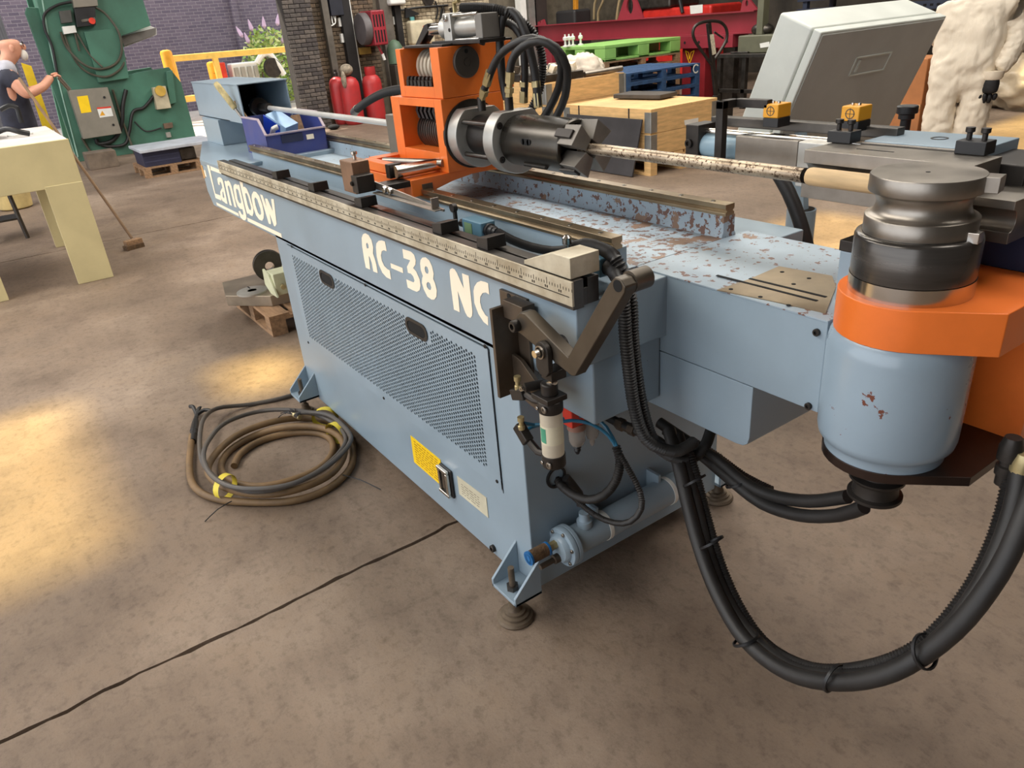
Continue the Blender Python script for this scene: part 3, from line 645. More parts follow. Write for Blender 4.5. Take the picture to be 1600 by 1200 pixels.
for p in ((456, 385), (571, 445), (758, 541), (482, 535), (600, 622), (777, 752)):
    q = on(*p, y=PY); bolt(pano, q, (0, -1, 0), .006, .003)
def glyphs(name, loops, ox, oy, sc, parent=None, m=None, y=SY - .0012):
    for k, g in enumerate(loops):
        MB().loops([[on(ox + a / sc, oy + b / sc, y=y) for a, b in l] for l in g]).build(name, m or CREAMT, parent or bedo)
RC = [[[(105,150),(118,112),(145,100),(180,120),(212,175),(230,250),(228,320),(245,370),(265,440),(280,535),(232,515),(215,420),(195,365),(182,345),(190,420),(198,497),(150,475),(130,370),(110,240)],[(153,215),(165,203),(178,225),(182,260),(165,268),(158,250)]],
 [[(260,250),(265,210),(290,182),(325,178),(358,190),(378,298),(345,285),(325,295),(315,340),(325,400),(350,455),(385,490),(412,505),(425,605),(375,580),(330,530),(290,440),(268,350)]],
 [[(418,425),(550,478),(557,535),(425,478)]],
 [[(547,270),(640,300),(675,335),(693,395),(690,440),(665,478),(700,520),(735,600),(745,670),(735,720),(705,738),(660,720),(605,690),(590,600),(640,622),(670,635),(680,615),(665,570),(640,540),(608,530),(597,465),(632,395),(560,370)]],
 [[(740,430),(745,390),(765,365),(800,362),(840,395),(870,460),(888,540),(882,595),(905,650),(922,720),(918,790),(895,822),(865,822),(820,790),(780,710),(760,640),(762,590),(770,565),(748,500)],[(790,480),(800,458),(820,470),(833,510),(828,540),(810,538),(795,515)],[(810,650),(825,628),(848,645),(862,690),(855,718),(835,712),(815,685)]],
 [[(1060,520),(1068,490),(1090,480),(1115,492),(1140,530),(1215,700),(1195,535),(1268,562),(1310,950),(1305,1000),(1285,1022),(1255,1005),(1230,960),(1150,730),(1172,960),(1108,930),(1075,680)]],
 [[(1320,730),(1330,680),(1360,635),(1400,618),(1450,630),(1480,645),(1492,768),(1455,745),(1420,750),(1395,790),(1392,850),(1410,920),(1450,990),(1478,1010),(1480,1105),(1430,1065),(1375,980),(1330,860)]]]
glyphs('model_lettering', RC, 550, 350, 6.957)
LB = [[[(105,220),(135,228),(212,580),(280,605),(288,668),(215,635)]], [[(148,235),(490,375),(495,412),(152,285)]], [[(553,408),(915,545),(920,568),(560,435)]], [[(222,688),(500,828),(508,865),(232,725)]], [[(608,878),(1035,1080),(1045,1135),(618,925)]], [[(65,282),(85,290),(105,372),(85,365)]],
 [[(235,400),(245,378),(270,375),(295,395),(312,440),(365,710),(335,700),(330,690),(300,670),(278,620),(272,560),(290,520),(300,510),(290,460),(275,430),(265,440),(268,475),(248,465)],[(300,560),(310,555),(325,620),(322,640),(305,620)]],
 [[(325,425),(345,420),(350,430),(372,415),(395,440),(415,490),(478,755),(450,745),(395,510),(378,475),(365,490),(420,735),(390,720)]],
 [[(438,520),(440,480),(455,460),(475,462),(490,480),(490,465),(512,475),(598,850),(600,890),(585,915),(560,910),(525,875),(500,800),(520,795),(540,835),(560,850),(562,820),(550,775),(520,770),(490,730),(460,650)],[(470,530),(480,515),(500,540),(535,680),(530,705),(510,695),(490,650)]],
 [[(505,395),(550,410),(560,495),(580,495),(605,520),(640,600),(685,760),(690,820),(675,862),(640,845),(635,830),(612,830),(600,800)],[(585,580),(600,570),(620,610),(660,755),(655,790),(635,775),(615,720)]],
 [[(665,640),(668,590),(690,552),(720,560),(760,610),(800,720),(820,830),(815,890),(795,920),(760,905),(720,850),(685,750)],[(700,650),(710,625),(735,650),(775,770),(785,830),(770,850),(745,820),(715,730)]],
 [[(770,588),(802,600),(850,745),(832,640),(862,645),(930,800),(908,645),(942,650),(978,960),(960,990),(945,985),(890,830),(908,940),(905,965),(880,955)]]]
glyphs('maker_lettering', LB, 310, 230, 8.0)
def sheet(name, m, pts, y, parent):
    P = [on(*p, y=y) for p in pts]; return MB().prism(P, (0, .0015, 0)).build(name, m, parent)
def lines(parent, quad, y, rows, m, x0=.1, x1=.9, z0=.12, z1=.88, seed=1):
    A, Bq, C_, D = [on(*p, y=y) for p in quad]; r = random.Random(seed); mb = MB()
    for i in range(rows):
        v = z0 + (z1 - z0) * i / max(1, rows - 1); u = x0
        while u < x1:
            w = min(r.uniform(.05, .16), x1 - u)
            P = lambda u_, v_: (A.lerp(Bq, u_)).lerp(D.lerp(C_, u_), v_)
            mb.add([P(u, v - .018), P(u + w, v - .018), P(u + w, v + .018), P(u, v + .018)], [(0, 1, 2, 3)]); u += w + .035
    return mb.build('printed_lines', m, parent, sm=False)
q = [(641.2, 680.5), (688, 718.8), (693, 762), (647, 722)]
ys_ = sheet('yellow_notice', YELLOW, q, SY - .002, B); lines(ys_, q, SY - .0024, 9, mat('notice_ink', (176, 126, 10), .6))
q = [(714, 743.6), (759.5, 777.6), (763, 809.4), (717.7, 772)]
ys_ = sheet('rating_plate', mat('cream_plate', (206, 200, 176), .45), q, SY - .002, B); lines(ys_, q, SY - .0024, 5, mat('plate_ink', (120, 112, 96), .6), .12, .75, .3, .8)
p = on(702, 752, y=SY)
lt = box('plinth_latch', BLACKP, B, p.x - .045, p.x + .035, SY - .010, SY, p.z - .055, p.z + .06, .006)
lt2 = MB(); lt2.box(p.x - .045, p.x + .025, SY - .024, SY - .010, p.z - .052, p.z - .04); lt2.box(p.x - .045, p.x + .025, SY - .024, SY - .010, p.z + .045, p.z + .057); lt2.box(p.x + .012, p.x + .025, SY - .024, SY - .010, p.z - .04, p.z + .045); lt2.box(p.x - .045, p.x - .035, SY - .02, SY - .010, p.z - .04, p.z + .045)
lt2.build('latch_bezel', BRIGHT, lt, .003); box('latch_lever', BROWNST, lt, p.x - .022, p.x - .002, SY - .018, SY - .010, p.z - .03, p.z + .038, .004)
# ---------------- feet
for fx, fy, sgn in ((-1.52, .925, -1), (-3.33, .93, -1), (-1.535, 1.883, 1), (-3.33, 1.883, 1)):
    yb = SY if sgn < 0 else 1.82; yo = yb + sgn * .10
    f = MB(); f.box(fx - .065, fx + .065, min(yb, yo), max(yb, yo), .105, .117)
    for dx in (-.065, .055): f.prism([(fx + dx, yb, .105), (fx + dx, yo, .105), (fx + dx, yo, .135), (fx + dx, yb, .235)], (.01, 0, 0))
    fo = f.build('foot_bracket', BLUE, B, .002)
    MB().lathe((fx, fy, 0), (0, 0, 1), [(.058, 0), (.06, .006), (.055, .014), (.046, .017), (.045, .024), (.035, .027), (.034, .034), (.024, .037), (.018, .05), (.018, .062), (.010, .064), (.010, .20)], 36).build('levelling_foot', mat('rusty_cast_iron', (112, 98, 82), .6, .4, var=.25, vs_=18), fo)
    MB().lathe((fx, fy, .117), (0, 0, 1), [(.02, 0), (.02, .016)], 6).build('foot_nut', STEELD, fo)
q = on(772, 856, y=SY); bolt(B, q, (0, -1, 0), .013, .012)
# ---------------- end of the cabinet
EX = -1.495
box('junction_box', BLUE, B, -1.40, -1.25, 1.05, 1.279, .762, .945, .006)
q = on(868, 745, x=EX); MB().lathe(q + Vector((-.01, 0, 0)), (1, 0, 0), [(.030, .0), (.036, .01), (.036, .016), (.028, .016), (.028, .002), (.001, .002)], 28).build('cable_grommet', BLACKP, B)
TX, TZ = -1.438, .255
tk_ = MB().lathe((TX, 1.085, TZ), (0, 1, 0), [(.001, 0), (.046, 0), (.046, .50), (.044, .52), (.03, .535), (.001, .54)], 40).build('air_tank', BLUE, B)
MB().lathe((TX, 1.062, TZ), (0, 1, 0), [(.03, -.018), (.040, -.016), (.046, -.008), (.048, 0), (.062, .001), (.064, .004), (.064, .016), (.060, .019), (.064, .021), (.064, .032), (.046, .034)], 44).build('tank_flange', BLUE, tk_)
for k in range(6):
    a = k * PI / 3 + .3; bolt(tk_, (TX + .054 * math.cos(a), 1.063, TZ + .054 * math.sin(a)), (0, -1, 0), .006, .006, STEEL)
for y in (1.22, 1.50): MB().lathe((TX, y, TZ), (0, 1, 0), [(.0462, 0), (.0485, 0), (.0485, .014), (.0462, .014)], 40, caps=False).build('tank_band', WHITEP, tk_)
for y in (1.20, 1.47): box('tank_bracket', BLUE, B, EX, TX, y, y + .012, TZ, TZ + .075, .002)
MB().lathe((TX + .005, 1.15, TZ + .04), (0, 0, 1), [(.024, 0), (.024, .022), (.018, .024), (.016, .03), (.016, .05)], 20).build('tank_port', BLUE, tk_)
MB().lathe((TX - .006, 1.045, TZ + .018), (0, -1, 0), [(.014, 0), (.014, .02), (.017, .021), (.017, .03)], 6).build('filter_union', BRASS, B)
fl = MB().lathe((TX - .006, 1.015, TZ + .018), (0, -1, 0), [(.021, 0), (.021, .072)], 28).build('silencer', mat('sintered_brown', (96, 74, 52), .8, .2, var=.3, vs_=40, bump=.3, bs=150), B)
BLUEC2 = mat('bright_blue_plastic', (34, 106, 168), .35)
for d in (0, .066): MB().lathe((TX - .006, 1.015 - d, TZ + .018), (0, -1, 0), [(.0222, 0), (.0222, .007)], 28).build('silencer_ring', BLUEC2, fl)
MB().lathe((TX - .006, .943, TZ + .018), (0, -1, 0), [(.008, -.002), (.019, -.002), (.019, .001), (.008, .001)], 28, caps=False).build('silencer_cap', CREAMT, fl)
MB().lathe((TX + .004, 1.045, TZ - .026), (0, -1, 0), [(.015, 0), (.015, .018), (.009, .02), (.009, .07), (.007, .07)], 12).build('drain_nipple', BROWNST, B)
# filter / regulator bowls
RED = mat('red_plastic', (214, 62, 44), .35)
GLASSB = mat('smoky_bowl', (170, 160, 150), .15, alpha=.55, var=.05)
p = on(900, 652, x=-1.41); rg = MB(); rg.box(-1.44, -1.385, p.y - .035, p.y + .01, p.z - .015, p.z + .045); rg.build('regulator_body', RED, B, .004)
for dy, s_ in ((0, 1), (.055, .85)):
    q = Vector((-1.41, p.y + dy, p.z - .018)); bw = MB().lathe(q, (0, 0, -1), [(.022 * s_, 0), (.025 * s_, .01), (.024 * s_, .055), (.018 * s_, .068), (.008, .072), (.008, .085), (.004, .095)], 24).build('filter_bowl', GLASSB, B)
    MB().lathe(q + Vector((0, 0, .004)), (0, 0, -1), [(.027 * s_, 0), (.027 * s_, .02)], 24).build('bowl_collar', mat('bowl_collar_brown', (150, 110, 96), .4), bw)
MB().lathe((-1.41, p.y, p.z - .09), (0, 0, -1), [(.01, 0), (.012, .006), (.008, .01), (.01, .016), (.005, .028)], 12).build('bowl_drain', BLACKP, B)
# ---------------- pivoting tube support: bracket, lever, air cylinder
BX = -1.47
tl, bl = on(764, 482, x=BX), on(779, 620, x=BX)
brk = MB(); brk.box(BX, BX + .012, tl.y, SY - .004, bl.z, tl.z)
bo = brk.build('support_bracket', BROWNST, B, .0015)
a, b = on(786, 452, y=SY - .004), on(819, 488, y=SY - .004)
mt = MB(); mt.box(a.x - .01, b.x + .02, SY - .010, SY, bl.z + .04, a.z); mt.build('mounting_plate', BROWNST, bo, .0015)
q = on(795, 463, y=SY - .0105); cyl('plate_hole', VOID, bo, q, q + Vector((0, -.0006, 0)), .008, n=14)
LY = .925
c1, c2 = on(810, 480, y=LY + .03), on(836, 500, y=LY + .03)
box('pivot_block', BROWNST, bo, BX + .012, BX + .095, LY + .016, SY - .010, c2.z - .02, c1.z + .012, .002)
gz = on(800, 560, x=BX).z
gs = MB(); gs.prism([(BX + .012, .955, bl.z + .005), (BX + .012, .955, gz + .02), (BX + .05, .955, gz + .012), (BX + .16, .955, gz - .06), (BX + .20, .955, gz - .085), (BX + .20, .955, gz - .12), (BX + .07, .955, bl.z - .01)], (0, .012, 0)); gs.build('gusset_plate', BROWNST, bo, .0015)
lev = [on(*p, y=LY - .016) for p in ((806, 494), (812, 488), (820, 490), (887, 558), (951, 443), (960, 433), (970, 437), (977, 449), (976, 458), (899, 588), (893, 588), (809, 519), (805, 508))]
LEV = mat('lever_steel', (88, 80, 70), .4, .65, var=.18, vs_=6)
lvo = MB().prism(lev, (0, .032, 0)).build('support_lever', LEV, B, .003)
q = on(965, 447, y=LY - .016)
MB().lathe(q + Vector((0, .001, 0)), (0, 1, 0), [(.022, .03), (.022, .075), (.019, .078)], 28).build('lever_hub', LEV, lvo)
cyl('hub_hole', VOID, lvo, q + Vector((0, -.0008, 0)), q + Vector((0, .002, 0)), .012, n=20)
q = on(809, 508, y=LY - .016); bolt(lvo, q, (0, -1, 0), .015, .018)
q = on(851, 548, y=LY - .022)
cv = MB(); cz = q.z
for yy in (LY - .032, LY + .018):
    P = [(q.x + .024 * math.cos(PI * i / 8), yy, cz + .024 * math.sin(PI * i / 8)) for i in range(9)] + [(q.x - .024, yy, cz - .045), (q.x - .012, yy, cz - .06), (q.x + .012, yy, cz - .06), (q.x + .024, yy, cz - .045)]
    cv.prism(P, (0, .014, 0))
cv.box(q.x - .02, q.x + .02, LY - .022, LY + .022, cz - .075, cz - .05)
cvo = cv.build('rod_clevis', BLACKOX, B, .002)
cyl('clevis_pin', BRIGHT, cvo, (q.x, LY - .052, cz), (q.x, LY + .04, cz), .009); MB().lathe((q.x, LY - .034, cz), (0, -1, 0), [(.013, 0), (.016, 0), (.016, .004), (.013, .004)], 20, caps=False).build('pin_clip', STEEL, cvo)
cx_ = on(863, 680, y=LY).x; zt1, zt2, zb1, zb2 = on(863, 600, y=LY).z, on(863, 643, y=LY).z, on(863, 706, y=LY).z, on(863, 722, y=LY).z
cyl('piston_rod', BRIGHT, B, (q.x, LY, cz - .085), (cx_, LY, zt1 - .005), .009)
hd = MB(); hd.lathe((cx_, LY, zt2), (0, 0, 1), [(.030, 0), (.031, .004), (.031, .03), (.030, .032)], 28); hd.box(cx_ - .035, cx_ + .03, LY - .03, LY + .03, zt2 + .032, zt1 - .03); hd.lathe((cx_, LY, zt1 - .03), (0, 0, 1), [(.021, 0), (.021, .028), (.018, .03)], 24)
hdo = hd.build('cylinder_cap', BLACKOX, B, .003)
bolt(hdo, (cx_ - .012, LY - .031, zt2 + .014), (0, -1, 0), .005, .003, BRIGHT); bolt(hdo, (cx_ + .014, LY - .029, zt2 + .018), (0, -1, 0), .009, .004, STEEL)
cyl('trunnion_pin', BLACKOX, hdo, (cx_ - .06, LY - .03, zt2 + .05), (cx_ - .045, LY + .02, zt2 + .05), .012); bolt(hdo, (cx_ - .062, LY - .033, zt2 + .05), (0, -1, 0), .007, .008, BRIGHT)
br = cyl('air_cylinder_barrel', mat('cream_barrel', (208, 198, 178), .35, .2, var=.05), B, (cx_, LY, zb1), (cx_, LY, zt2), .028, n=36)
MB().lathe((cx_, LY, zb1 + .035), (0, 0, 1), [(.0284, 0), (.0284, .05)], 36).build('barrel_label', mat('barrel_label_cream', (214, 206, 180), .5), br)
gl = MB()
for i in range(6):
    a0 = -.35 + i * .12; gl.add([(cx_ + .0288 * math.sin(a0 + d), LY - .0288 * math.cos(a0 + d), z) for d, z in ((0, zb1 + .04), (.12, zb1 + .04), (.12, zb1 + .08), (0, zb1 + .08))], [(0, 1, 2, 3)])
gl.build('green_print', mat('green_print', (74, 150, 120), .5), br)
hd = MB().lathe((cx_, LY, zb2 - .006), (0, 0, 1), [(.02, 0), (.029, .003), (.030, .006), (.030, zb1 - zb2 + .006)], 28).build('cylinder_base', BLACKOX, B, .002)
bolt(hd, (cx_ - .008, LY - .030, zb2 + .012), (0, -1, 0), .005, .003, BRIGHT); bolt(hd, (cx_ + .016, LY - .027, zb2 + .012), (0, -1, 0), .009, .004, STEEL)
def flowvalve(zc, up):
    q = Vector((cx_ - .03, LY, zc))
    MB().tube([q, q + Vector((-.03, -.004, -.004)), q + Vector((-.06, -.006, .0 if up else .012))], .010, 10, spline=False).build('elbow', BLACKOX, B)
    v = MB().obox(q + Vector((-.085, -.008, -.006 if up else .028)), .055, .026, .03, Matrix.Rotation(-.35 if up else .7, 3, 'Y')).build('flow_valve', BLACKOX, B, .004)
    MB().lathe(q + Vector((-.085, -.012, .008 if up else .042)), (0, 0, 1), [(.009, 0), (.009, .01), (.006, .012), (.006, .022), (.009, .024), (.009, .036)], 12).build('valve_knob', BRASS, v)
flowvalve(zt2 + .012, True); flowvalve(zb2 + .012, False)
AIR = mat('blue_air_line', (42, 112, 146), .3)
MB().tube(path((815, 660, .93), (835, 664, .97), (860, 662, 1.0), (893, 657, 1.05), (925, 663, 1.08), (950, 680, 1.1), (963, 700, 1.1)), .0048, 8).build('air_line', AIR, B)
MB().tube(path((812, 678, .93), (830, 668, .97), (850, 662, 1.02), (890, 652, 1.1), (925, 652, 1.12), (948, 668, 1.12), (965, 700, 1.1)), .0048, 8).build('air_line', AIR, B)
MB().tube(path((936, 655, 1.15), (950, 672, 1.13), (960, 690, 1.11), (966, 705, 1.1)), .0048, 8).build('air_line', AIR, B)
MB().tube(path((962, 697, 1.1), (969, 720, 1.1), (963, 750, 1.09), (945, 773, 1.08), (920, 781, 1.08), (893, 772, 1.09), (875, 757, 1.1), (866, 742, 1.105)), .0125, 12, ribs=.007).build('corrugated_conduit', RUBBER, B)
MB().tube(path((970, 712, 1.1), (985, 738, 1.1), (1000, 768, 1.1), (1002, 795, 1.1), (985, 815, 1.1), (960, 817, 1.1), (930, 805, 1.1), (905, 785, 1.1), (885, 765, 1.105), (874, 748, 1.11)), .0085, 10, ribs=.006).build('corrugated_conduit', RUBBER, B)
q = on(908, 790, y=1.15); MB().tube([q, q + Vector((-.01, 0, .04)), q + Vector((-.03, -.03, .10))], .014, 12).build('tank_hose', RUBBER, B)
# ---------------- limit switches and conduits in the trough
SWB = mat('switch_blue_grey', (86, 124, 144), .4)
for px, py, lab in ((748, 356, 1), (928, 412, 2)):
    q = on(px, py, y=1.12); s_ = box('limit_switch', SWB, B, q.x - .06, q.x + .045, 1.10, 1.15, q.z - .022, q.z + .024, .004)
    box('switch_label', mat('switch_label_%d' % lab, (120, 150, 110) if lab == 1 else (30, 34, 40), .5), s_, q.x - .045, q.x - .005, 1.0985, 1.10, q.z - .015, q.z + .015, 0)
    MB().lathe((q.x + .045, 1.125, q.z), (1, 0, 0), [(.020, 0), (.020, .012), (.016, .014), (.016, .03), (.013, .032), (.013, .045)], 18).build('switch_gland', BLACKP, s_)
    if lab == 1:
        box('roller_lever', BLACKOX, s_, q.x - .10, q.x - .088, 1.095, 1.105, q.z - .03, q.z + .05, .002); MB().lathe((q.x - .094, 1.09, q.z + .05), (0, 1, 0), [(.013, 0), (.013, .014)], 18).build('roller', BLACKOX, s_)
        cyl('lever_shaft', BLACKOX, s_, (q.x - .095, 1.12, q.z + .0), (q.x - .06, 1.12, q.z), .012)
MB().tube(path((778, 363, 1.12), (800, 375, 1.12), (830, 386, 1.13), (862, 392, 1.14), (885, 390, 1.15), (900, 386, 1.16)), .0125, 12, ribs=.006).build('corrugated_conduit', RUBBER, B)
def endpath(head, tail, x): return [on(px, py, y=y) for px, py, y in head] + [on(px, py, x=x + d) for px, py, d in tail]
MB().tube(endpath([(890, 388, 1.16), (915, 382, 1.16), (938, 388, 1.14)], [(960, 402, .0), (975, 432, .02), (986, 470, .03), (988, 520, .03), (994, 580, .03), (1004, 640, .04), (1020, 688, .05), (1047, 712, .06), (1077, 717, .06), (1100, 700, .05), (1112, 668, .0)], -1.225), .0165, 12, ribs=.008).build('corrugated_conduit', RUBBER, B)
MB().tube(endpath([(950, 414, 1.13)], [(963, 432, .03), (974, 470, .045), (977, 520, .045), (983, 580, .045), (992, 640, .05), (1008, 684, .06), (1036, 702, .075), (1062, 704, .08), (1085, 690, .07)], -1.225), .0165, 12, ribs=.008).build('corrugated_conduit', RUBBER, B)
q = on(886, 383, y=1.13); MB().lathe(q, (0, 0, 1), [(.006, -.03), (.006, 0), (.012, .004), (.012, .02), (.006, .026)], 14).build('roller_plunger', BRIGHT, B)
# ---------------- hoses under the arm
LOOP = [path((1045, 672, 1.30), (1058, 715, 1.27), (1073, 780, 1.23), (1093, 855, 1.19), (1122, 930, 1.15), (1165, 1000, 1.12), (1230, 1050, 1.10), (1310, 1066, 1.10), (1395, 1050, 1.12), (1475, 995, 1.17), (1535, 915, 1.24), (1572, 835, 1.30), (1590, 770, 1.34), (1594, 735, 1.36)),
        path((1058, 680, 1.31), (1070, 720, 1.29), (1088, 790, 1.25), (1105, 860, 1.21), (1135, 935, 1.17), (1180, 1000, 1.14), (1240, 1045, 1.12), (1310, 1058, 1.12), (1400, 1046, 1.13), (1490, 985, 1.17), (1560, 895, 1.22), (1600, 810, 1.27), (1622, 750, 1.32), (1630, 715, 1.36))]
for P in LOOP: MB().tube(P, .0185, 14).build('hydraulic_hose', RUBBER, B)
MB().tube(path((1075, 700, 1.31), (1088, 740, 1.29), (1105, 805, 1.26), (1125, 875, 1.22), (1155, 945, 1.18), (1195, 1003, 1.15), (1250, 1037, 1.13), (1310, 1046, 1.13), (1390, 1030, 1.14), (1455, 990, 1.18), (1515, 915, 1.25), (1553, 835, 1.31), (1572, 765, 1.35), (1580, 720, 1.37)), .012, 12, ribs=.007).build('corrugated_conduit', RUBBER, B)
MB().tube(path((1030, 660, 1.36), (1075, 690, 1.37), (1120, 718, 1.38), (1160, 752, 1.38), (1205, 774, 1.38), (1265, 783, 1.37), (1325, 776, 1.36)), .0165, 12).build('hydraulic_hose', RUBBER, B)
MB().tube(path((1040, 672, 1.36), (1090, 706, 1.37), (1140, 748, 1.37), (1190, 786, 1.37), (1250, 805, 1.36), (1310, 805, 1.35), (1350, 792, 1.34)), .0165, 12).build('hydraulic_hose', RUBBER, B)
MB().tube(path((1085, 690, 1.40), (1120, 712, 1.40), (1165, 745, 1.40), (1205, 765, 1.40)), .011, 12, ribs=.007).build('corrugated_conduit', RUBBER, B)
MB().tube(path((930, 640, 1.27), (965, 660, 1.27), (1000, 675, 1.28), (1030, 690, 1.30), (1060, 715, 1.31)), .014, 12).build('hydraulic_hose', RUBBER, B)
P0 = on(963, 660, y=1.27); MB().lathe(P0, on(990, 672, y=1.275) - P0, [(.015, 0), (.019, .01), (.019, .03), (.015, .032), (.015, .05), (.018, .052), (.018, .075)], 6).build('hose_fitting', BROWNST, B)
for px, py, y, a in ((1153, 755, 1.38, .9), (1112, 848, 1.20, .1), (1166, 1000, 1.12, .6), (1303, 1060, 1.105, 1.5), (1446, 1018, 1.15, 2.2), (1085, 752, 1.26, .2)):
    c = on(px, py, y=y); d = Vector((math.cos(a) if a < 1.57 else 1, 0, -1 if a < 1 else (0 if a < 2 else .7))).normalized()
    MB().lathe(c - d * .004, d, [(.030, 0), (.034, 0), (.034, .006), (.030, .006)], 20, caps=False).build('cable_tie', BLACKP, B)
for px, py in ((1593, 745), (1575, 720)):
    c = on(px, py, y=1.36); MB().lathe(c, (0, 0, 1), [(.014, -.05), (.014, -.03), (.018, -.028), (.018, -.01), (.013, -.008), (.013, .0), (.02, .004), (.02, .03), (.014, .05)], 14).build('hose_fitting', BRASS if px == 1593 else BLACKOX, B)
# the tube being bent, with its wooden plug
T = thing('steel_tube', (-1.25, YT, ZT - .019), 'rusty bright steel tube gripped in the chuck, wooden plug at its end', 'tube')
cyl('tube_body', mat('rusty_mill_steel', (176, 160, 138), .38, .7, var=.3, vs_=14, dirt=(84, 62, 46), chip=((92, 72, 56), 120, .56)), T, (-1.70, YT, ZT), (-.965, YT, ZT), .0155, n=28)
MB().tube([(-.985, YT, ZT), (-.955, YT, ZT)], .016, 20, ribs=.004).build('threaded_end', BLACKOX, T)
MB().lathe((-.957, YT, ZT), (1, 0, 0), [(.010, 0), (.017, .003), (.0192, .012), (.0192, .22), (.001, .22)], 12).build('wooden_plug', WOODP, T)
# ------------------------------------------------------------------ things on and around the machine
def ctag(mb, name, m, label, cat, group=None, bev=0, **k): return tag(mb.build(name, m, None, bev, **k), label, cat, group)
def ring_path(c, rx, ry, z, a0, a1, rot=0, n=40, wob=.0, seed=1, dz=0):
    r = random.Random(seed); out = []
    for i in range(n + 1):
        a = a0 + (a1 - a0) * i / n; w = 1 + r.uniform(-wob, wob)
        x, y = rx * w * math.cos(a), ry * w * math.sin(a)
        out.append(Vector((c[0] + x * math.cos(rot) - y * math.sin(rot), c[1] + x * math.sin(rot) + y * math.cos(rot), z + dz * i / n)))
    return out
# coiled supply cable and hose on the floor
CC = on(432, 705, z=0); 
HOSEB = mat('brown_dusty_hose', (122, 96, 64), .6, var=.22, vs_=5, dirt=(78, 62, 44)); CABLEG = mat('grey_black_cable', (70, 68, 68), .5, var=.2, vs_=6, dirt=(96, 84, 68))
def floorpts(pts, z): return [on(a, b, z=z + (c if c else 0)) for a, b, c in pts]
h = thing('brown_hose', (CC.x, CC.y, 0), 'thick brown rubber hose coiled on the concrete floor beside the blue cabinet', 'hose')
# loops as seen on the floor: (px, py) measured, lifted layer by layer
L1 = [(300, 680), (296, 730), (305, 762), (340, 780), (400, 785), (460, 782), (510, 765), (545, 735), (552, 705), (545, 680), (520, 660), (480, 653), (430, 658), (380, 675), (345, 700), (325, 730), (335, 752), (372, 768), (425, 772), (478, 760), (520, 738), (538, 708), (530, 682), (500, 668), (450, 667), (400, 680), (360, 703), (345, 728), (358, 750), (400, 760), (450, 752), (498, 732), (520, 706), (515, 685), (490, 676), (448, 678), (405, 690), (375, 710), (366, 728)]
P = []
for i, (a, b) in enumerate(L1):
    z = .016 + (.033 if 12 <= i < 25 else .0) + (.02 if 11 <= i < 13 or 24 <= i < 27 else 0) * 0
    P.append(on(a, b, z=z))
MB().tube(P, .0155, 12).build('hose_coil', HOSEB, h)
a, b = on(301, 690, z=.016), on(306, 655, z=.02)
MB().lathe(a, b - a, [(.0165, 0), (.0165, .06), (.018, .062), (.018, .10), (.02, .102), (.016, .2), (.012, (b - a).length)], 14).build('plug_sleeve', BLACKP, h)
c = on(309, 642, z=.025)
pr_ = MB()
for dx, dy in ((-.07, -.02), (.06, .05), (-.005, .02)): pr_.tube([b, (b + c) / 2, c + Vector((dx * .6, dy * .5, .01)), c + Vector((dx, dy, .006))], .010, 8)
pr_.build('hose_claw', BLACKP, h)
k = thing('supply_cable', (CC.x + .1, CC.y, 0), 'grey-black electric cable coiled on top of the brown hose, tied with yellow tape', 'cable')
G1 = [(478, 610), (440, 622), (390, 632), (340, 638), (318, 655), (312, 690), (318, 725), (345, 752), (390, 768), (440, 762), (495, 738), (532, 705), (540, 682), (520, 660), (485, 645), (440, 640), (395, 645), (350, 662), (325, 690), (318, 715), (330, 742), (360, 760), (405, 764), (460, 755), (512, 728), (545, 695), (545, 676), (520, 652), (495, 645), (470, 645), (462, 650)]
P = []
for i, (a, b) in enumerate(G1):
    z = .012 if i < 3 else .045 if i == 3 else .077 + (.022 if i > 16 else 0); P.append(on(a, b, z=z))
MB().tube(P, .0105, 10).build('cable_coil', CABLEG, k)
e = on(462, 650, z=.088); MB().lathe(e + Vector((.03, .01, 0)), Vector((-.09, -.02, 0)), [(.012, 0), (.012, .05), (.009, .052), (.009, .065)], 12).build('cable_gland', BRASS, k)
wr = MB()
for i in range(5): wr.tube([e, e + Vector((-.05, -.03 + i * .012, .01)), e + Vector((-.10 - i * .01, -.06 + i * .022, -.03 + .015 * (i % 2)))], .0022, 6)
wr.build('bare_wires', BLACKP, k)
TAPE = mat('yellow_tape', (226, 206, 72), .5, var=.1)
for (px, py), (qx, qy) in (((352, 760), (375, 768)), ((526, 676), (545, 668)), ((508, 652), (514, 645))):
    c = on(px, py, z=.05); d = on(qx, qy, z=.05) - c; d.z = 0; d.normalize(); s_ = d.cross(Vector((0, 0, 1)))
    PP = [];
    for i in range(20):
        a = 2 * PI * i / 20; PP.append((math.cos(a) * .058, math.sin(a) * .05))
    V = []; 
    for w in (-.016, .016): V += [c + s_ * u + Vector((0, 0, v)) + d * (w + .012 * (u / .058)) for u, v in PP]
    MB().add(V, [(i, (i + 1) % 20, 20 + (i + 1) % 20, 20 + i) for i in range(20)]).build('yellow_tape_tie', TAPE, k)
for A_, B_ in (((362, 783), (320, 815)), ((535, 742), (595, 765))):
    MB().tube([on(*A_, z=.03), (on(*A_, z=.03) + on(*B_, z=.01)) / 2 + Vector((0, 0, .01)), on(*B_, z=.004)], .0022, 6).build('tie_tail', BLACKP, k)
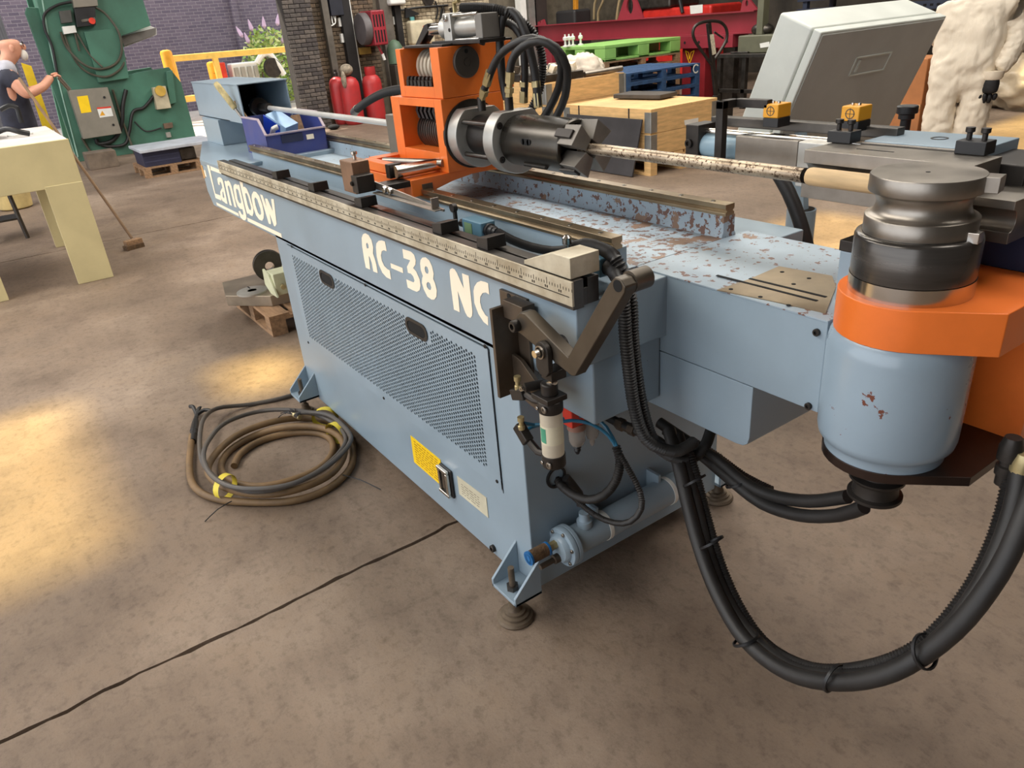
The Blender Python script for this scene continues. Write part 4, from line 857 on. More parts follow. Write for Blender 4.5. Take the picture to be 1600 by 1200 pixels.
# blue parts bin in the bed, with its contents
BINM = mat('blue_bin_plastic', (52, 64, 128), .4, var=.1, vs_=5, dirt=(84, 84, 130))
bx0, bx1, by0, by1, bz = -4.47, -4.10, 1.258, 1.592, 1.109
bn = thing('parts_bin', ((bx0 + bx1) / 2, (by0 + by1) / 2, bz), 'faded dark blue plastic parts bin standing between the machine rails', 'storage bin')
w = MB()
def wall(a, b, ha, hb, t=.006):
    a = Vector(a); b = Vector(b); n_ = Vector((-(b - a).y, (b - a).x, 0)).normalized() * t
    w.hexa([a, b, b + n_, a + n_], [a + Vector((0, 0, ha)), b + Vector((0, 0, hb)), b + n_ + Vector((0, 0, hb)), a + n_ + Vector((0, 0, ha))])
wall((bx1, by0, bz), (bx1, by1, bz), .135, .135); wall((bx0, by1, bz), (bx0, by0, bz), .21, .21)
for y in (by0, by1 - .006):
    w.prism([(bx0, y, bz), (bx1, y, bz), (bx1, y, bz + .135), (bx1 - .08, y, bz + .21), (bx0, y, bz + .21)], (0, .006, 0))
w.box(bx0, bx1, by0, by1, bz, bz + .005); w.build('bin_body', BINM, bn, .002)
rm = MB(); rm.bar((bx1 + .004, by0, bz + .137), (bx1 + .004, by1, bz + .137), .016, .008)
for y in (by0 + .003, by1 - .003): rm.bar((bx1, y, bz + .137), (bx1 - .08, y, bz + .212), .012, .008); rm.bar((bx1 - .08, y, bz + .212), (bx0, y, bz + .212), .012, .008)
rm.build('bin_rim', mat('worn_bin_rim', (176, 160, 170), .5), bn)
box('label_slot', mat('bin_label_dark', (40, 44, 72), .5), bn, bx1, bx1 + .006, by0 + .08, by0 + .20, bz + .085, bz + .125, .001); box('label_scrap', CREAMT, bn, bx1, bx1 + .0065, by0 + .22, by0 + .26, bz + .085, bz + .11, 0)
pp = lambda n, a, b, r, m, lab, cat, g=None, r1=None: tag(cyl(n, m, None, a, b, r, r1), lab, cat, g)
sv = thing('screwdriver', (-4.35, 1.30, 1.2), 'screwdriver with a tape-wrapped pale handle sticking out of the blue bin', 'screwdriver')
A_, B_ = Vector((-4.36, 1.32, 1.16)), on(337, 130, y=1.20); D_ = (B_ - A_)
cyl('blade', STEEL, sv, A_, A_ + D_ * .62, .008); MB().lathe(A_ + D_ * .6, D_, [(.012, 0), (.017, .01), (.0175, D_.length * .36), (.014, D_.length * .4)], 14).build('handle', mat('tape_wrapped_handle', (196, 180, 130), .7, var=.2, vs_=30, bump=.2), sv)
tag(cyl('steel_rod_offcut', mat('dull_brass_rod', (170, 140, 100), .4, .6), None, (-4.38, 1.36, 1.13), (-4.56, 1.27, 1.40), .008), 'thin dull brass rod leaning in the blue bin beside the screwdriver', 'rod')
LBX = mat('pale_blue_card', (160, 196, 232), .5); DBX = mat('bright_blue_card', (24, 66, 190), .45)
rr = Matrix.Rotation(.5, 3, 'Y') @ Matrix.Rotation(.35, 3, 'Z')
cb = thing('blue_carton', (-4.30, 1.40, 1.15), 'pale and bright blue carton lying tilted in the parts bin', 'carton')
MB().obox((-4.30, 1.42, 1.245), .16, .09, .13, rr).build('carton_body', LBX, cb, .003); MB().obox((-4.315, 1.368, 1.245), .13, .004, .12, rr).build('carton_side', DBX, cb)
tag(MB().tube([(-4.24, 1.31, 1.20), (-4.22, 1.335, 1.235), (-4.20, 1.34, 1.262), (-4.19, 1.365, 1.27)], .014, 10).build('cast_fitting', WHITEP), 'white cast fitting with a hooked end in the parts bin', 'fitting')
tag(MB().obox((-4.24, 1.50, 1.215), .02, .05, .20, Matrix.Rotation(-.4, 3, 'Y')).build('wood_offcut', WOODD), 'brown wood offcut propped against the inside of the parts bin', 'wood')
# ---- control console standing behind the machine
FS = 3.0 / 3.5
TL = CAM + (Vector((-2.321, 3.428, 1.52)) - CAM) * FS
th, ph = 1.5537, .3863
wv = Vector((math.cos(th), math.sin(th), 0)); hz = Vector((-math.sin(th), math.cos(th), 0)); bk = hz * math.cos(ph) + Vector((0, 0, math.sin(ph))); dn = hz * math.sin(ph) - Vector((0, 0, math.cos(ph)))
CW, CT, CH = 1.0903 * FS, .2672 * FS, .62
con = thing('control_console', (TL.x - .2, TL.y + CW / 2, 0), 'big pale grey control console tilted on its pedestal, chipped along the edges', 'control console')
PALE = mat('pale_grey_enamel', (212, 216, 208), .35, var=.04, chip=((40, 40, 38), 30, .745)); UNDER = mat('shaded_enamel', (186, 187, 182), .5, var=.06, vs_=3, chip=((52, 50, 48), 22, .74))  # UNDER: the pale enamel darkened for the shade on the tilted underside
cp_ = lambda u, t_, d: TL + wv * u + bk * t_ + dn * d
MB().hexa([cp_(0, .05, 0), cp_(CW, .05, 0), cp_(CW, CT, 0), cp_(0, CT, 0)], [cp_(0, .05, CH), cp_(CW, .05, CH), cp_(CW, CT, CH), cp_(0, CT, CH)]).build('console_case', PALE, con, .012, seg=3)
MB().hexa([cp_(0, .004, 0), cp_(CW, .004, 0), cp_(CW, .045, 0), cp_(0, .045, 0)], [cp_(0, .004, CH), cp_(CW, .004, CH), cp_(CW, .045, CH), cp_(0, .045, CH)]).build('console_door', PALE, con, .006, seg=3)
MB().hexa([cp_(.012, 0, .012), cp_(CW - .012, 0, .012), cp_(CW - .012, .006, .012), cp_(.012, .006, .012)], [cp_(.012, 0, CH - .012), cp_(CW - .012, 0, CH - .012), cp_(CW - .012, .006, CH - .012), cp_(.012, .006, CH - .012)]).build('door_skin', UNDER, con)
def cframe(u0, u1, d0, d1, t=.006, m=PALE):
    f = MB()
    for a, b, c, d in ((u0, u1, d0, d0 + t), (u0, u1, d1 - t, d1), (u0, u0 + t, d0, d1), (u1 - t, u1, d0, d1)):
        f.hexa([cp_(a, -.004, c), cp_(b, -.004, c), cp_(b, 0, c), cp_(a, 0, c)], [cp_(a, -.004, d), cp_(b, -.004, d), cp_(b, 0, d), cp_(a, 0, d)])
    return f.build('door_catch_rim', m, con)
cframe(.33, .60, .13, .215); cframe(.36, .375, .145, .20, .004)
cy_ = 3.07; pc = on(1250, 352, y=cy_); zt_ = on(1250, 326, y=cy_).z
cyl('support_post', BLUE, con, (pc.x, cy_, .02), (pc.x, cy_, zt_), .066, n=28); cyl('post_base', BLUE, con, (pc.x, cy_, 0), (pc.x, cy_, .02), .22, n=32)
cyl('post_top', BLACKOX, con, (pc.x, cy_, zt_), (pc.x, cy_, zt_ + .002), .058, n=24)
m9 = cp_(.14, CT * .5, CH * .8)
MB().hexa([(pc.x - .05, cy_ - .02, zt_ - .03), (pc.x + .03, cy_ - .02, zt_ - .03), (pc.x + .03, cy_ + .02, zt_ - .03), (pc.x - .05, cy_ + .02, zt_ - .03)], [(pc.x - .09, cy_ - .02, m9.z), (pc.x - .02, cy_ - .02, m9.z), (pc.x - .02, cy_ + .02, m9.z), (pc.x - .09, cy_ + .02, m9.z)]).build('post_strut', BLUE, con, .004)
# ------------------------------------------------------------------ near pallet with machine parts
def pallet(name, x0, x1, y0, y1, z0, h_, m, label, group=None, along='x', nb=7, cat='pallet'):
    """boards run along x or y; three rows of blocks below"""
    t = thing(name, ((x0 + x1) / 2, (y0 + y1) / 2, z0), label, cat, group); bt = h_ * .15
    def bx(nm, a0, a1, b0, b1, c0, c1):
        if along == 'x': box(nm, m, t, a0, a1, b0, b1, c0, c1, 0)
        else: box(nm, m, t, b0, b1, a0, a1, c0, c1, 0)
    A0, A1, B0, B1 = (x0, x1, y0, y1) if along == 'x' else (y0, y1, x0, x1)
    L = A1 - A0; Wd = B1 - B0; bw = Wd / nb * .82
    for i in range(nb): b = B0 + (Wd - bw) * i / (nb - 1); bx('top_board', A0, A1, b, b + bw, z0 + h_ - bt, z0 + h_)
    for i in range(3):
        a = A0 + (L - .1) * i / 2; bx('cross_board', a, a + .1, B0, B1, z0 + h_ - 2 * bt, z0 + h_ - bt)
        for j in range(3):
            b = B0 + (Wd - .1) * j / 2; bx('block', a, a + .1, b, b + .1, z0 + bt, z0 + h_ - 2 * bt)
    for j in range(3): b = B0 + (Wd - .1) * j / 2; bx('bottom_board', A0, A1, b, b + .1, z0, z0 + bt)
    return t
pallet('wooden_pallet', -5.30, -4.51, 1.16, 2.1, 0, .135, WOODD, 'small worn wooden pallet beside the blue cabinet carrying steel machine parts', along='x', nb=6)
sp_ = MB().prism([(-4.95, 1.03, .136), (-4.70, 1.25, .136), (-4.66, 1.75, .136), (-5.28, 1.75, .136), (-5.28, 1.1, .136)], (0, 0, .07))
ctag(sp_, 'steel_base_plate', mat('oily_brown_plate', (150, 138, 122), .35, .6, var=.15), 'thick oily steel base plate lying on the small pallet', 'steel plate', bev=.003)
dk = thing('grooved_ring', (-4.9, 1.20, .206), 'flat bright split ring lying on the steel base plate', 'ring')
MB().lathe((-4.88, 1.19, .206), (0, 0, 1), [(.03, 0), (.10, 0), (.10, .012), (.085, .014), (.03, .014)], 36, caps=False).build('ring_body', ALU, dk); box('ring_split', VOID, dk, -4.98, -4.93, 1.188, 1.196, .2195, .2210, 0)
wh = thing('grooved_pulley', (-5.0, 1.36, .206), 'dark steel grooved pulley wheel standing on edge on the base plate', 'pulley')
MB().lathe((-5.05, 1.38, .315), (1, -.15, 0), [(.03, 0), (.105, 0), (.105, .012), (.092, .018), (.092, .03), (.105, .036), (.105, .05), (.03, .05)], 40, caps=False).build('wheel', STEELD, wh); MB().lathe((-5.05, 1.38, .315), (1, -.15, 0), [(.03, .0), (.03, .05)], 24, caps=False).build('bore', BRIGHT, wh)
vb = thing('cream_bracket_housing', (-4.72, 1.42, .206), 'cream painted bracket housing with a brass nipple on the base plate', 'bracket')
v = MB(); v.prism([(-4.75, 1.27, .206), (-4.62, 1.27, .206), (-4.72, 1.27, .34), (-4.82, 1.27, .36), (-4.84, 1.27, .25)], (0, .015, 0)); v.box(-4.8, -4.66, 1.285, 1.42, .206, .35); v.build('housing_body', mat('cream_green_enamel', (196, 198, 168), .4), vb, .004)
MB().lathe((-4.68, 1.45, .37), (1, 0, 0), [(.05, 0), (.09, .0), (.09, .05), (.05, .05)], 32, caps=False).build('housing_ring', mat('cream_green_enamel', (196, 198, 168), .4), vb); MB().lathe((-4.655, 1.33, .27), (1, -.2, 0), [(.012, 0), (.012, .03), (.016, .032), (.016, .05)], 12).build('brass_nipple', BRASS, vb)
# ------------------------------------------------------------------ left side: cream bench, broom, bin, chair parts, man
CRE = mat('chipped_cream_paint', (214, 200, 152), .5, var=.05, vs_=3, chip=((84, 74, 58), 14, .735)); CTOP = mat('whitish_bench_top', (214, 208, 204), .5, var=.08)
tb = thing('steel_bench', (-7.8, 0, 0), 'heavy cream steel bench with chipped edges and a pale top', 'workbench')
MB().box(-8.66, -6.99, -1.2, .60, 1.06, 1.125).build('bench_top', CTOP, tb, .004)
MB().box(-6.995, -6.96, -1.2, .605, .78, 1.125).build('front_apron', CRE, tb, .004); MB().box(-8.69, -6.995, .575, .605, .78, 1.06).build('side_apron', CRE, tb, .004)
for y0, y1 in ((.335, .605), (-1.2, -.93)):
    MB().box(-7.0, -6.955, y0, y1, 0, .80).build('leg', CRE, tb, .004); MB().box(-8.69, -8.62, y0, y1, 0, .80).build('leg', CRE, tb, .004)
MB().box(-7.05, -6.96, -.40, -.17, 0, .80).build('leg', CRE, tb, .004)
bm_ = thing('push_broom', (-7.96, .94, 0), 'long wooden handled broom leaning against the cream bench', 'broom')
A_ = on(206, 372, z=.07); Bt = on(30, 122, x=-8.75)
cyl('broom_handle', mat('worn_brown_wood', (128, 100, 72), .6, var=.15), bm_, A_, Bt, .014, n=12)
MB().obox(on(208, 378, z=.06), .07, .16, .05, Matrix.Rotation(.3, 3, 'Z')).build('broom_head', WOODD, bm_, .006); MB().obox(on(209, 385, z=.02), .085, .17, .04, Matrix.Rotation(.3, 3, 'Z')).build('bristles', mat('dusty_bristles', (96, 74, 52), .95, var=.3, vs_=40, bump=.5, bs=90), bm_)
bg_ = thing('tool_bag', (-7.9, .1, 1.125), 'black tool bag with a stiff handle lying on the bench top', 'bag')
MB().sphere((-7.95, .02, 1.196), .28, .2, .07).build('bag_body', BLACKP, bg_); q = [on(a, b, x=-7.9) for a, b in ((0, 172), (14, 165), (26, 168), (30, 180), (34, 192))]; MB().tube(q, .02, 10).build('bag_handle', BLACKP, bg_)
MB().tube([(-7.8, .15, 1.17), (-7.75, .25, 1.20), (-7.7, .33, 1.17), (-7.7, .40, 1.145)], .022, 10).build('bag_strap', BLACKP, bg_)
tag(MB().obox((-7.9, .34, 1.132), .12, .16, .012, Matrix.Rotation(.4, 3, 'Z')).build('white_rag', WHITEP), 'small white rag beside the black bag on the bench', 'rag')
st = thing('steel_stool', (-9.6, .05, 0), 'dark steel framed stool seen under the cream bench', 'stool')
for dx in (-.15, .15):
    for dy in (-.12, .12): MB().bar((-9.6 + dx * 1.2, .0 + dy * 1.2, 0), (-9.6 + dx, .0 + dy, .5), .03, .03).build('leg', STEELD, st)
box('stool_seat', STEELD, st, -9.8, -9.4, -.18, .18, .5, .53, .004); box('stool_shelf', STEELD, st, -9.76, -9.44, -.14, .14, .2, .22, .002)
bk_ = MB().lathe((-11.6, .18, 0), (0, 0, 1), [(.16, 0), (.19, .02), (.21, .25), (.205, .27), (.18, .26)], 20); ctag(bk_, 'plaster_tub', mat('yellow_sack', (186, 164, 110), .8, var=.15), 'squat yellowish tub standing on the floor behind the stool', 'tub')
yq = [on(33, 98, x=-9.62), on(49, 103, x=-9.62), on(103, 203, x=-9.62), on(88, 209, x=-9.62)]
lo = [Vector((p.x + .3, p.y + .25, 0)) for p in (yq[2], yq[3])]
ctag(MB().prism([yq[0], yq[1], Vector((-9.52, yq[2].y - .12, 0)), Vector((-9.52, yq[3].y - .12, 0))], (-.025, 0, 0)), 'yellow_board', mat('yellow_board', (208, 178, 30), .5, var=.15), 'narrow yellow board leaning behind the cream bench', 'board')
# people ----------------------------------------------------------------------------------------------
def skin(name, m, parent, V, E, root=0, sub=2):
    c = WLOC[parent.name]
    me = bpy.data.meshes.new(name); me.from_pydata([Vector(v[0]) - c for v in V], E, []); me.materials.append(m)
    o = bpy.data.objects.new(name, me); COL.objects.link(o); o.parent = parent; WLOC[o.name] = c
    s_ = o.modifiers.new('skin', 'SKIN'); s_.use_smooth_shade = True
    for i, v in enumerate(V):
        r = v[1]; me.skin_vertices[0].data[i].radius = r if isinstance(r, tuple) else (r, r); me.skin_vertices[0].data[i].use_root = (i == root)
    u = o.modifiers.new('sub', 'SUBSURF'); u.levels = sub; u.render_levels = sub
    return o
def chain(parent, name, m, pts, sub=2):
    V = [(p, r) for p, r in pts]; return skin(name, m, parent, V, [(i, i + 1) for i in range(len(pts) - 1)], 0, sub)
SKINM = mat('skin', (208, 150, 124), .5, var=.06, vs_=12); NAVY = mat('navy_cotton', (44, 46, 60), .8, var=.2, vs_=10); GREYC = mat('grey_cotton', (172, 172, 182), .8, var=.1, vs_=10); DENIM = mat('dark_trousers', (52, 54, 64), .8, var=.2)
mx, my = -9.1, .42
man = thing('person', (mx, my, 0), 'bald bearded man in navy and grey shirt behind the bench, hands raised', 'person')
def M(x, y, z): return (mx + x, my + y, z)
hd = on(17, 74, x=mx); hy = hd.y - my; hzz = hd.z
V = [(M(0, 0, 1.02), (.15, .12)), (M(0, .0, 1.25), (.16, .12)), (M(0, .02, 1.50), (.19, .12)), (M(0, .05, 1.64), (.12, .09)), (M(0, .06, 1.69), .065), (M(0, hy + .0, hzz - .05), (.085, .09)), (M(0, hy - .01, hzz + .02), (.098, .115)), (M(0, hy - .01, hzz + .075), (.08, .095)),
     (M(.19, .04, 1.58), .068), (M(.26, .12, 1.40), .052), (M(.16, .30, 1.46), .042), (M(.10, .40, 1.54), .034),
     (M(-.19, .04, 1.58), .068), (M(-.25, .12, 1.40), .052), (M(-.12, .30, 1.44), .042), (M(-.04, .40, 1.54), .034),
     (M(.10, 0, .95), .10), (M(.11, .02, .52), .068), (M(.11, 0, .09), .045), (M(.11, .13, .04), .04),
     (M(-.10, 0, .95), .10), (M(-.11, .02, .52), .068), (M(-.11, 0, .09), .045), (M(-.11, .13, .04), .04)]
E_ = [(0, 1), (1, 2), (2, 3), (3, 4), (4, 5), (5, 6), (6, 7), (2, 8), (8, 9), (9, 10), (10, 11), (2, 12), (12, 13), (13, 14), (14, 15), (0, 16), (16, 17), (17, 18), (18, 19), (0, 20), (20, 21), (21, 22), (22, 23)]
skin('body', SKINM, man, V, E_)
W_ = lambda i, k: (V[i][0], tuple(a * k for a in V[i][1]) if isinstance(V[i][1], tuple) else V[i][1] * k)
sh = [(M(0, 0, .90), (.20, .17)), W_(1, 1.32), W_(2, 1.24), W_(3, 1.15), W_(8, 1.25), (M(.232, .085, 1.475), .078), W_(12, 1.25), (M(-.225, .085, 1.475), .078)]
skin('shirt', NAVY, man, sh, [(0, 1), (1, 2), (2, 3), (2, 4), (4, 5), (2, 6), (6, 7)])
chain(man, 'shoulder_yoke', GREYC, [(M(.20, .05, 1.60), .078), (M(.10, .05, 1.635), .085), (M(0, .05, 1.65), .09), (M(-.10, .05, 1.635), .085), (M(-.20, .05, 1.60), .078)])
skin('trousers', DENIM, man, [W_(0, 1.1), W_(16, 1.12), W_(17, 1.3), (M(.11, 0, .12), .07), W_(20, 1.12), W_(21, 1.3), (M(-.11, 0, .12), .07)], [(0, 1), (1, 2), (2, 3), (0, 4), (4, 5), (5, 6)])
for s_ in (1, -1):
    hb_ = Vector(M(.10 if s_ > 0 else -.04, .40, 1.54))
    for q in range(4): chain(man, 'finger', SKINM, [(hb_ + Vector((-.03 + .02 * q, .01, -.005)), .011), (hb_ + Vector((-.03 + .02 * q, .05, .008)), .010), (hb_ + Vector((-.025 + .018 * q, .075, -.015)), .009)], 1)
    chain(man, 'thumb', SKINM, [(hb_ + Vector((-.03 * s_, 0, .01)), .012), (hb_ + Vector((-.045 * s_, .035, .02)), .010), (hb_ + Vector((-.035 * s_, .06, .02)), .009)], 1)
hc = Vector(M(0, hy, hzz))
MB().sphere(hc + Vector((0, .085, -.075)), .045, .035, .05).build('beard', mat('white_beard', (226, 222, 214), .9, var=.1, bump=.3), man)
MB().sphere(hc + Vector((0, .105, -.005)), .016, .022, .028, 10, 8).build('nose', SKINM, man)
for s_ in (1, -1):
    MB().sphere(hc + Vector((.085 * s_, .0, -.01)), .012, .022, .034, 10, 8).build('ear', SKINM, man); MB().sphere(hc + Vector((.034 * s_, .088, .02)), .012, n=10, m=8).build('eye', WHITEP, man)
    MB().lathe(hc + Vector((.036 * s_, .103, .02)), (0, 1, 0), [(.022, 0), (.025, 0), (.025, .004), (.022, .004)], 16, caps=False).build('spectacle_rim', BLACKP, man)
cyl('held_tool', STEEL, man, M(.05, .46, 1.52), M(.03, .52, 1.40), .02)
# person in white coverall
WC = mat('crumpled_white_coverall', (226, 214, 194), .7, var=.06, vs_=4, bump=1.0, bs=16, stretch=(1, 1, .3))
pb = CAM + (ROT @ Vector((1508 - 800, 600 - 100, -FPX))) * (6.6 / FPX); qx, qy = pb.x, pb.y
per = thing('person', (qx, qy, 0), 'person in a crumpled white coverall and black gloves standing behind the grey console', 'person')
vd = Vector((qx, qy, 0)).normalized(); rt = Vector((vd.y, -vd.x, 0))
def Q(r, f, z): return Vector((qx, qy, 0)) + rt * r + vd * f + Vector((0, 0, z))
V = [(Q(0, 0, 1.0), (.26, .20)), (Q(.0, 0, 1.2), (.25, .18)), (Q(.02, 0, 1.42), (.24, .16)), (Q(.02, 0, 1.56), .10), (Q(.02, -.01, 1.64), .07), (Q(.02, -.02, 1.72), (.085, .095)), (Q(.02, -.01, 1.81), (.075, .085)),
     (Q(.27, 0, 1.48), .115), (Q(.37, -.02, 1.22), .105), (Q(.30, -.1, 1.02), .10), (Q(.235, -.13, .95), .092),
     (Q(-.24, .02, 1.46), .105), (Q(-.25, .14, 1.22), .095), (Q(-.12, .26, 1.08), .08),
     (Q(.10, 0, .84), .195), (Q(.115, -.03, .5), .165), (Q(.13, 0, .16), .14), (Q(.13, 0, .08), .125),
     (Q(-.11, 0, .84), .195), (Q(-.13, -.04, .5), .165), (Q(-.16, 0, .16), .14), (Q(-.16, 0, .08), .125)]
body_ = skin('body', WC, per, V, [(0, 1), (1, 2), (2, 3), (3, 4), (4, 5), (5, 6), (2, 7), (7, 8), (8, 9), (9, 10), (2, 11), (11, 12), (12, 13), (0, 14), (14, 15), (15, 16), (16, 17), (0, 18), (18, 19), (19, 20), (20, 21)], 0, 4)
for nm_, sc_, st_ in (('folds', .30, .05), ('creases', .09, .022)):
    tq = bpy.data.textures.new(nm_, 'MUSGRAVE' if 0 else 'CLOUDS'); tq.noise_scale = sc_; tq.noise_depth = 2; tq.noise_type = 'HARD_NOISE'; md = body_.modifiers.new(nm_, 'DISPLACE'); md.texture = tq; md.strength = st_; md.texture_coords = 'LOCAL'
cfo = MB(); q1 = Q(.225, -.135, .935); cfo.lathe(q1 + Vector((0, 0, -.045)), Vector((.0, 0, 1)), [(.07, 0), (.082, .02), (.088, .07)], 18); cfo.build('cuff', WC, per)
MB().sphere(Q(.02, -.085, 1.735), .065, .065, .085).build('face', SKINM, per)
MB().sphere(Q(.02, -.155, 1.73), .014, .014, .024, 8, 6).build('nose', SKINM, per)
GLV = mat('black_glove', (16, 16, 18), .6, var=.2, vs_=20, bump=.2)
gh = Q(.215, -.145, .86)
chain(per, 'glove', GLV, [(gh + Vector((0, 0, .06)), (.07, .055)), (gh, (.085, .055)), (gh + Vector((0, 0, -.05)), (.082, .05)), (gh - rt * .0 + Vector((0, 0, -.09)), (.072, .04))])
for q_ in range(4):
    b_ = gh + rt * (-.058 + .038 * q_) + Vector((0, 0, -.08)); Lf = (.07, .09, .085, .065)[q_]
    chain(per, 'glove_finger', GLV, [(b_, .023), (b_ + Vector((0, 0, -Lf * .5)) - vd * .004, .022), (b_ + Vector((0, 0, -Lf)) + vd * .012 - rt * .006, .018)], 1)
b_ = gh - rt * .075 + Vector((0, 0, .0)); chain(per, 'glove_thumb', GLV, [(b_ + rt * .02, .022), (b_ - rt * .016 + Vector((0, 0, -.045)), .02), (b_ - rt * .03 + Vector((0, 0, -.10)), .017)], 1)
for r in (.12, -.15): MB().sphere(Q(r, -.06, .05), .07, .14, .055).build('boot', BLACKP, per)
# ------------------------------------------------------------------ green press in the doorway
GX = -15.7
GREEN = mat('dark_green_enamel', (66, 112, 94), .45, var=.12, vs_=1.5, dirt=(56, 84, 70)); GBOX = mat('taupe_enamel', (132, 126, 114), .5, var=.06)
pr6 = thing('press_brake', (GX - .4, 3.0, 0), 'tall dark green press brake with a deep throat and electric boxes on its side', 'machine')
def gp(px, py, x=GX): return on(px, py, x=x)
out = [(66, 8), (226, 8), (236, 40), (187, 57), (192, 78), (199, 118), (216, 113), (264, 105), (283, 129), (306, 214), (303, 238)]
P = [gp(*p) for p in out]
top_y0, top_y1 = P[0].y - .02, P[1].y - .05
P = [Vector((GX, top_y0, 3.4)), Vector((GX, top_y1, 3.4))] + P[1:10] + [Vector((GX, P[9].y + .05, 0)), Vector((GX, gp(123, 252).y, 0)), Vector((GX, gp(94, 130).y, gp(94, 130).z))]
MB().prism(P, (-.12, 0, 0)).build('side_frame', GREEN, pr6, .006)
MB().prism([p + Vector((-1.6, 0, 0)) for p in P], (-.12, 0, 0)).build('side_frame', GREEN, pr6, .006)
y0, y1 = P[0].y + .05, P[1].y - .3
MB().box(GX - 1.6, GX - .12, y0, gp(190, 60).y - .1, .05, 3.3).build('press_body', GREEN, pr6)
MB().box(GX - 1.6, GX - .12, gp(199, 118).y, gp(283, 129).y - .1, .05, gp(270, 115).z - .05).build('press_bed', GREEN, pr6)
q = [gp(39, 20, GX - .2), gp(64, 12, GX - .2), gp(122, 250, GX - .2), gp(92, 165, GX - .2)]
MB().prism([q[0] + Vector((0, .05, .08)), q[1], Vector((GX - .2, q[2].y, 0)), Vector((GX - .2, q[3].y, 0)), q[3], q[0]], (-.1, 0, 0)).build('rear_guard', GREEN, pr6, .01)
E0 = mat('pale_green_edge', (150, 186, 170), .5)
MB().tube([gp(66, 0, GX + .004), gp(80, 80, GX + .004), gp(100, 160, GX + .004), gp(122, 245, GX + .004)], .012, 6).build('frame_edge', E0, pr6)
def gbox(name, m, pts, d, x=GX, bev=.006):
    A = [gp(*p, x) for p in pts]; return MB().prism(A, (d, 0, 0)).build(name, m, pr6, bev)
gbox('access_cover', GREEN, ((130, 50), (186, 44), (200, 122), (153, 129)), .10)
cab = gbox('control_cabinet', GBOX, ((104, 141), (165, 136), (187, 207), (128, 216)), .22)
A = [gp(*p, GX + .221) for p in ((120, 151), (137, 149), (143, 175), (127, 177))]; MB().prism(A, (.002, 0, 0)).build('yellow_label', YELLOW, cab)
A = [gp(*p, GX + .221) for p in ((151, 168), (173, 166), (177, 181), (156, 184))]; wl = MB().prism(A, (.002, 0, 0)).build('warning_label', WHITEP, cab)
A = [gp(*p, GX + .2235) for p in ((151, 168), (173, 166), (173.8, 168.5), (151.8, 170.5))]; MB().prism(A, (.001, 0, 0)).build('label_red_bar', RED, cab)
A = [gp(*p, GX + .2235) for p in ((156, 181), (164.5, 180), (159.5, 173))]; MB().prism(A, (.001, 0, 0)).build('warning_triangle', mat('amber_print', (222, 160, 40), .5), cab)
for p in ((163, 152), (177, 195)): c = gp(*p, GX + .222); cyl('cabinet_lock', BLACKP, cab, c, c + Vector((.012, 0, 0)), .02, n=12)
gbox('terminal_box', GBOX, ((110, -6), (149, -8), (151, 10), (114, 13)), .16)
sw = gbox('isolator_switch', BLACKP, ((114, 13), (147, 11), (148, 40), (119, 43)), .14)
c = gp(138, 31, GX + .142); MB().obox(c, .02, .22, .04, Matrix.Rotation(.1, 3, 'X')).build('switch_handle', BRIGHT, sw); cyl('switch_boss', RED, sw, c + Vector((-.002, .05, -.02)), c + Vector((.03, .05, -.02)), .05)
gbox('socket_box', mat('dark_grey_box', (74, 74, 70), .5), ((91, 18), (109, 16), (112, 35), (95, 37)), .12)
gbox('socket_box', WHITEP, ((96, 42), (116, 40), (119, 51), (99, 54)), .10)
rs = gbox('rotary_switch', mat('cream_switch_box', (188, 178, 150), .5), ((236, 137), (256, 134), (265, 168), (243, 171)), .14)
c = gp(250, 142, GX + .142); cyl('switch_knob', mat('ochre_knob', (196, 160, 70), .5), rs, c, c + Vector((.05, 0, 0)), .09, n=20)
gbox('ram_plate', mat('dirty_white_plate', (206, 204, 200), .4), ((189, 56), (205, 40), (222, 36), (243, 45), (243, 55), (192, 74)), .1, GX - .35)
gbox('tool_bar', mat('grey_tool_bar', (120, 116, 112), .4, .4), ((187, 57), (243, 43), (243, 54), (193, 72)), .05, GX - .2)
gbox('side_rib', GREEN, ((258, 112), (268, 110), (274, 160), (264, 163)), .08)
CAB = mat('dusty_cable', (70, 66, 52), .6); CABB = mat('black_cable', (26, 26, 26), .5)
def gcable(pts, r, m): MB().tube([gp(px, py, GX + .03 + dz) for px, py, dz in pts], r, 8).build('cable', m, pr6)
gcable([(112, 3, .1), (90, 8, .05), (70, 22, .02), (70, 45, .02), (82, 75, .02), (90, 120, .02)], .022, CABB)
gcable([(95, 50, .05), (105, 75, .02), (130, 100, .1), (155, 108, .1), (180, 100, .1), (190, 80, .1), (185, 50, .1), (165, 22, .02), (146, 10, .05)], .020, CAB)
gcable([(100, 54, .02), (115, 90, .02), (135, 112, .02), (165, 120, .1), (188, 108, .1), (196, 90, .02)], .018, CAB)
gcable([(116, 48, .02), (124, 80, .02)], .018, CAB)
gcable([(120, 52, .02), (140, 85, .05), (160, 105, .1)], .016, CAB)
gcable([(197, 140, .02), (192, 165, .02), (190, 195, .02), (178, 218, .02), (155, 225, .02), (150, 217, .02)], .035, CABB)
gcable([(240, 150, .02), (225, 168, .02), (208, 175, .02), (202, 205, .02), (195, 225, .02), (170, 229, .02), (158, 226, .02)], .028, CABB)
gcable([(128, 215, .02), (140, 235, .02), (158, 252, .1)], .022, CAB); gcable([(176, 140, .02), (190, 185, .02), (205, 225, .05), (213, 247, .2)], .02, CAB)
gcable([(210, 190, .02), (228, 205, .02), (252, 200, .02)], .014, CABB)
gbox('junction_block', mat('rusty_brown_box', (104, 84, 68), .6), ((254, 193), (268, 191), (269, 199), (256, 201)), .08); gbox('junction_block', GREYP, ((258, 207), (265, 206), (267, 214), (260, 215)), .06)
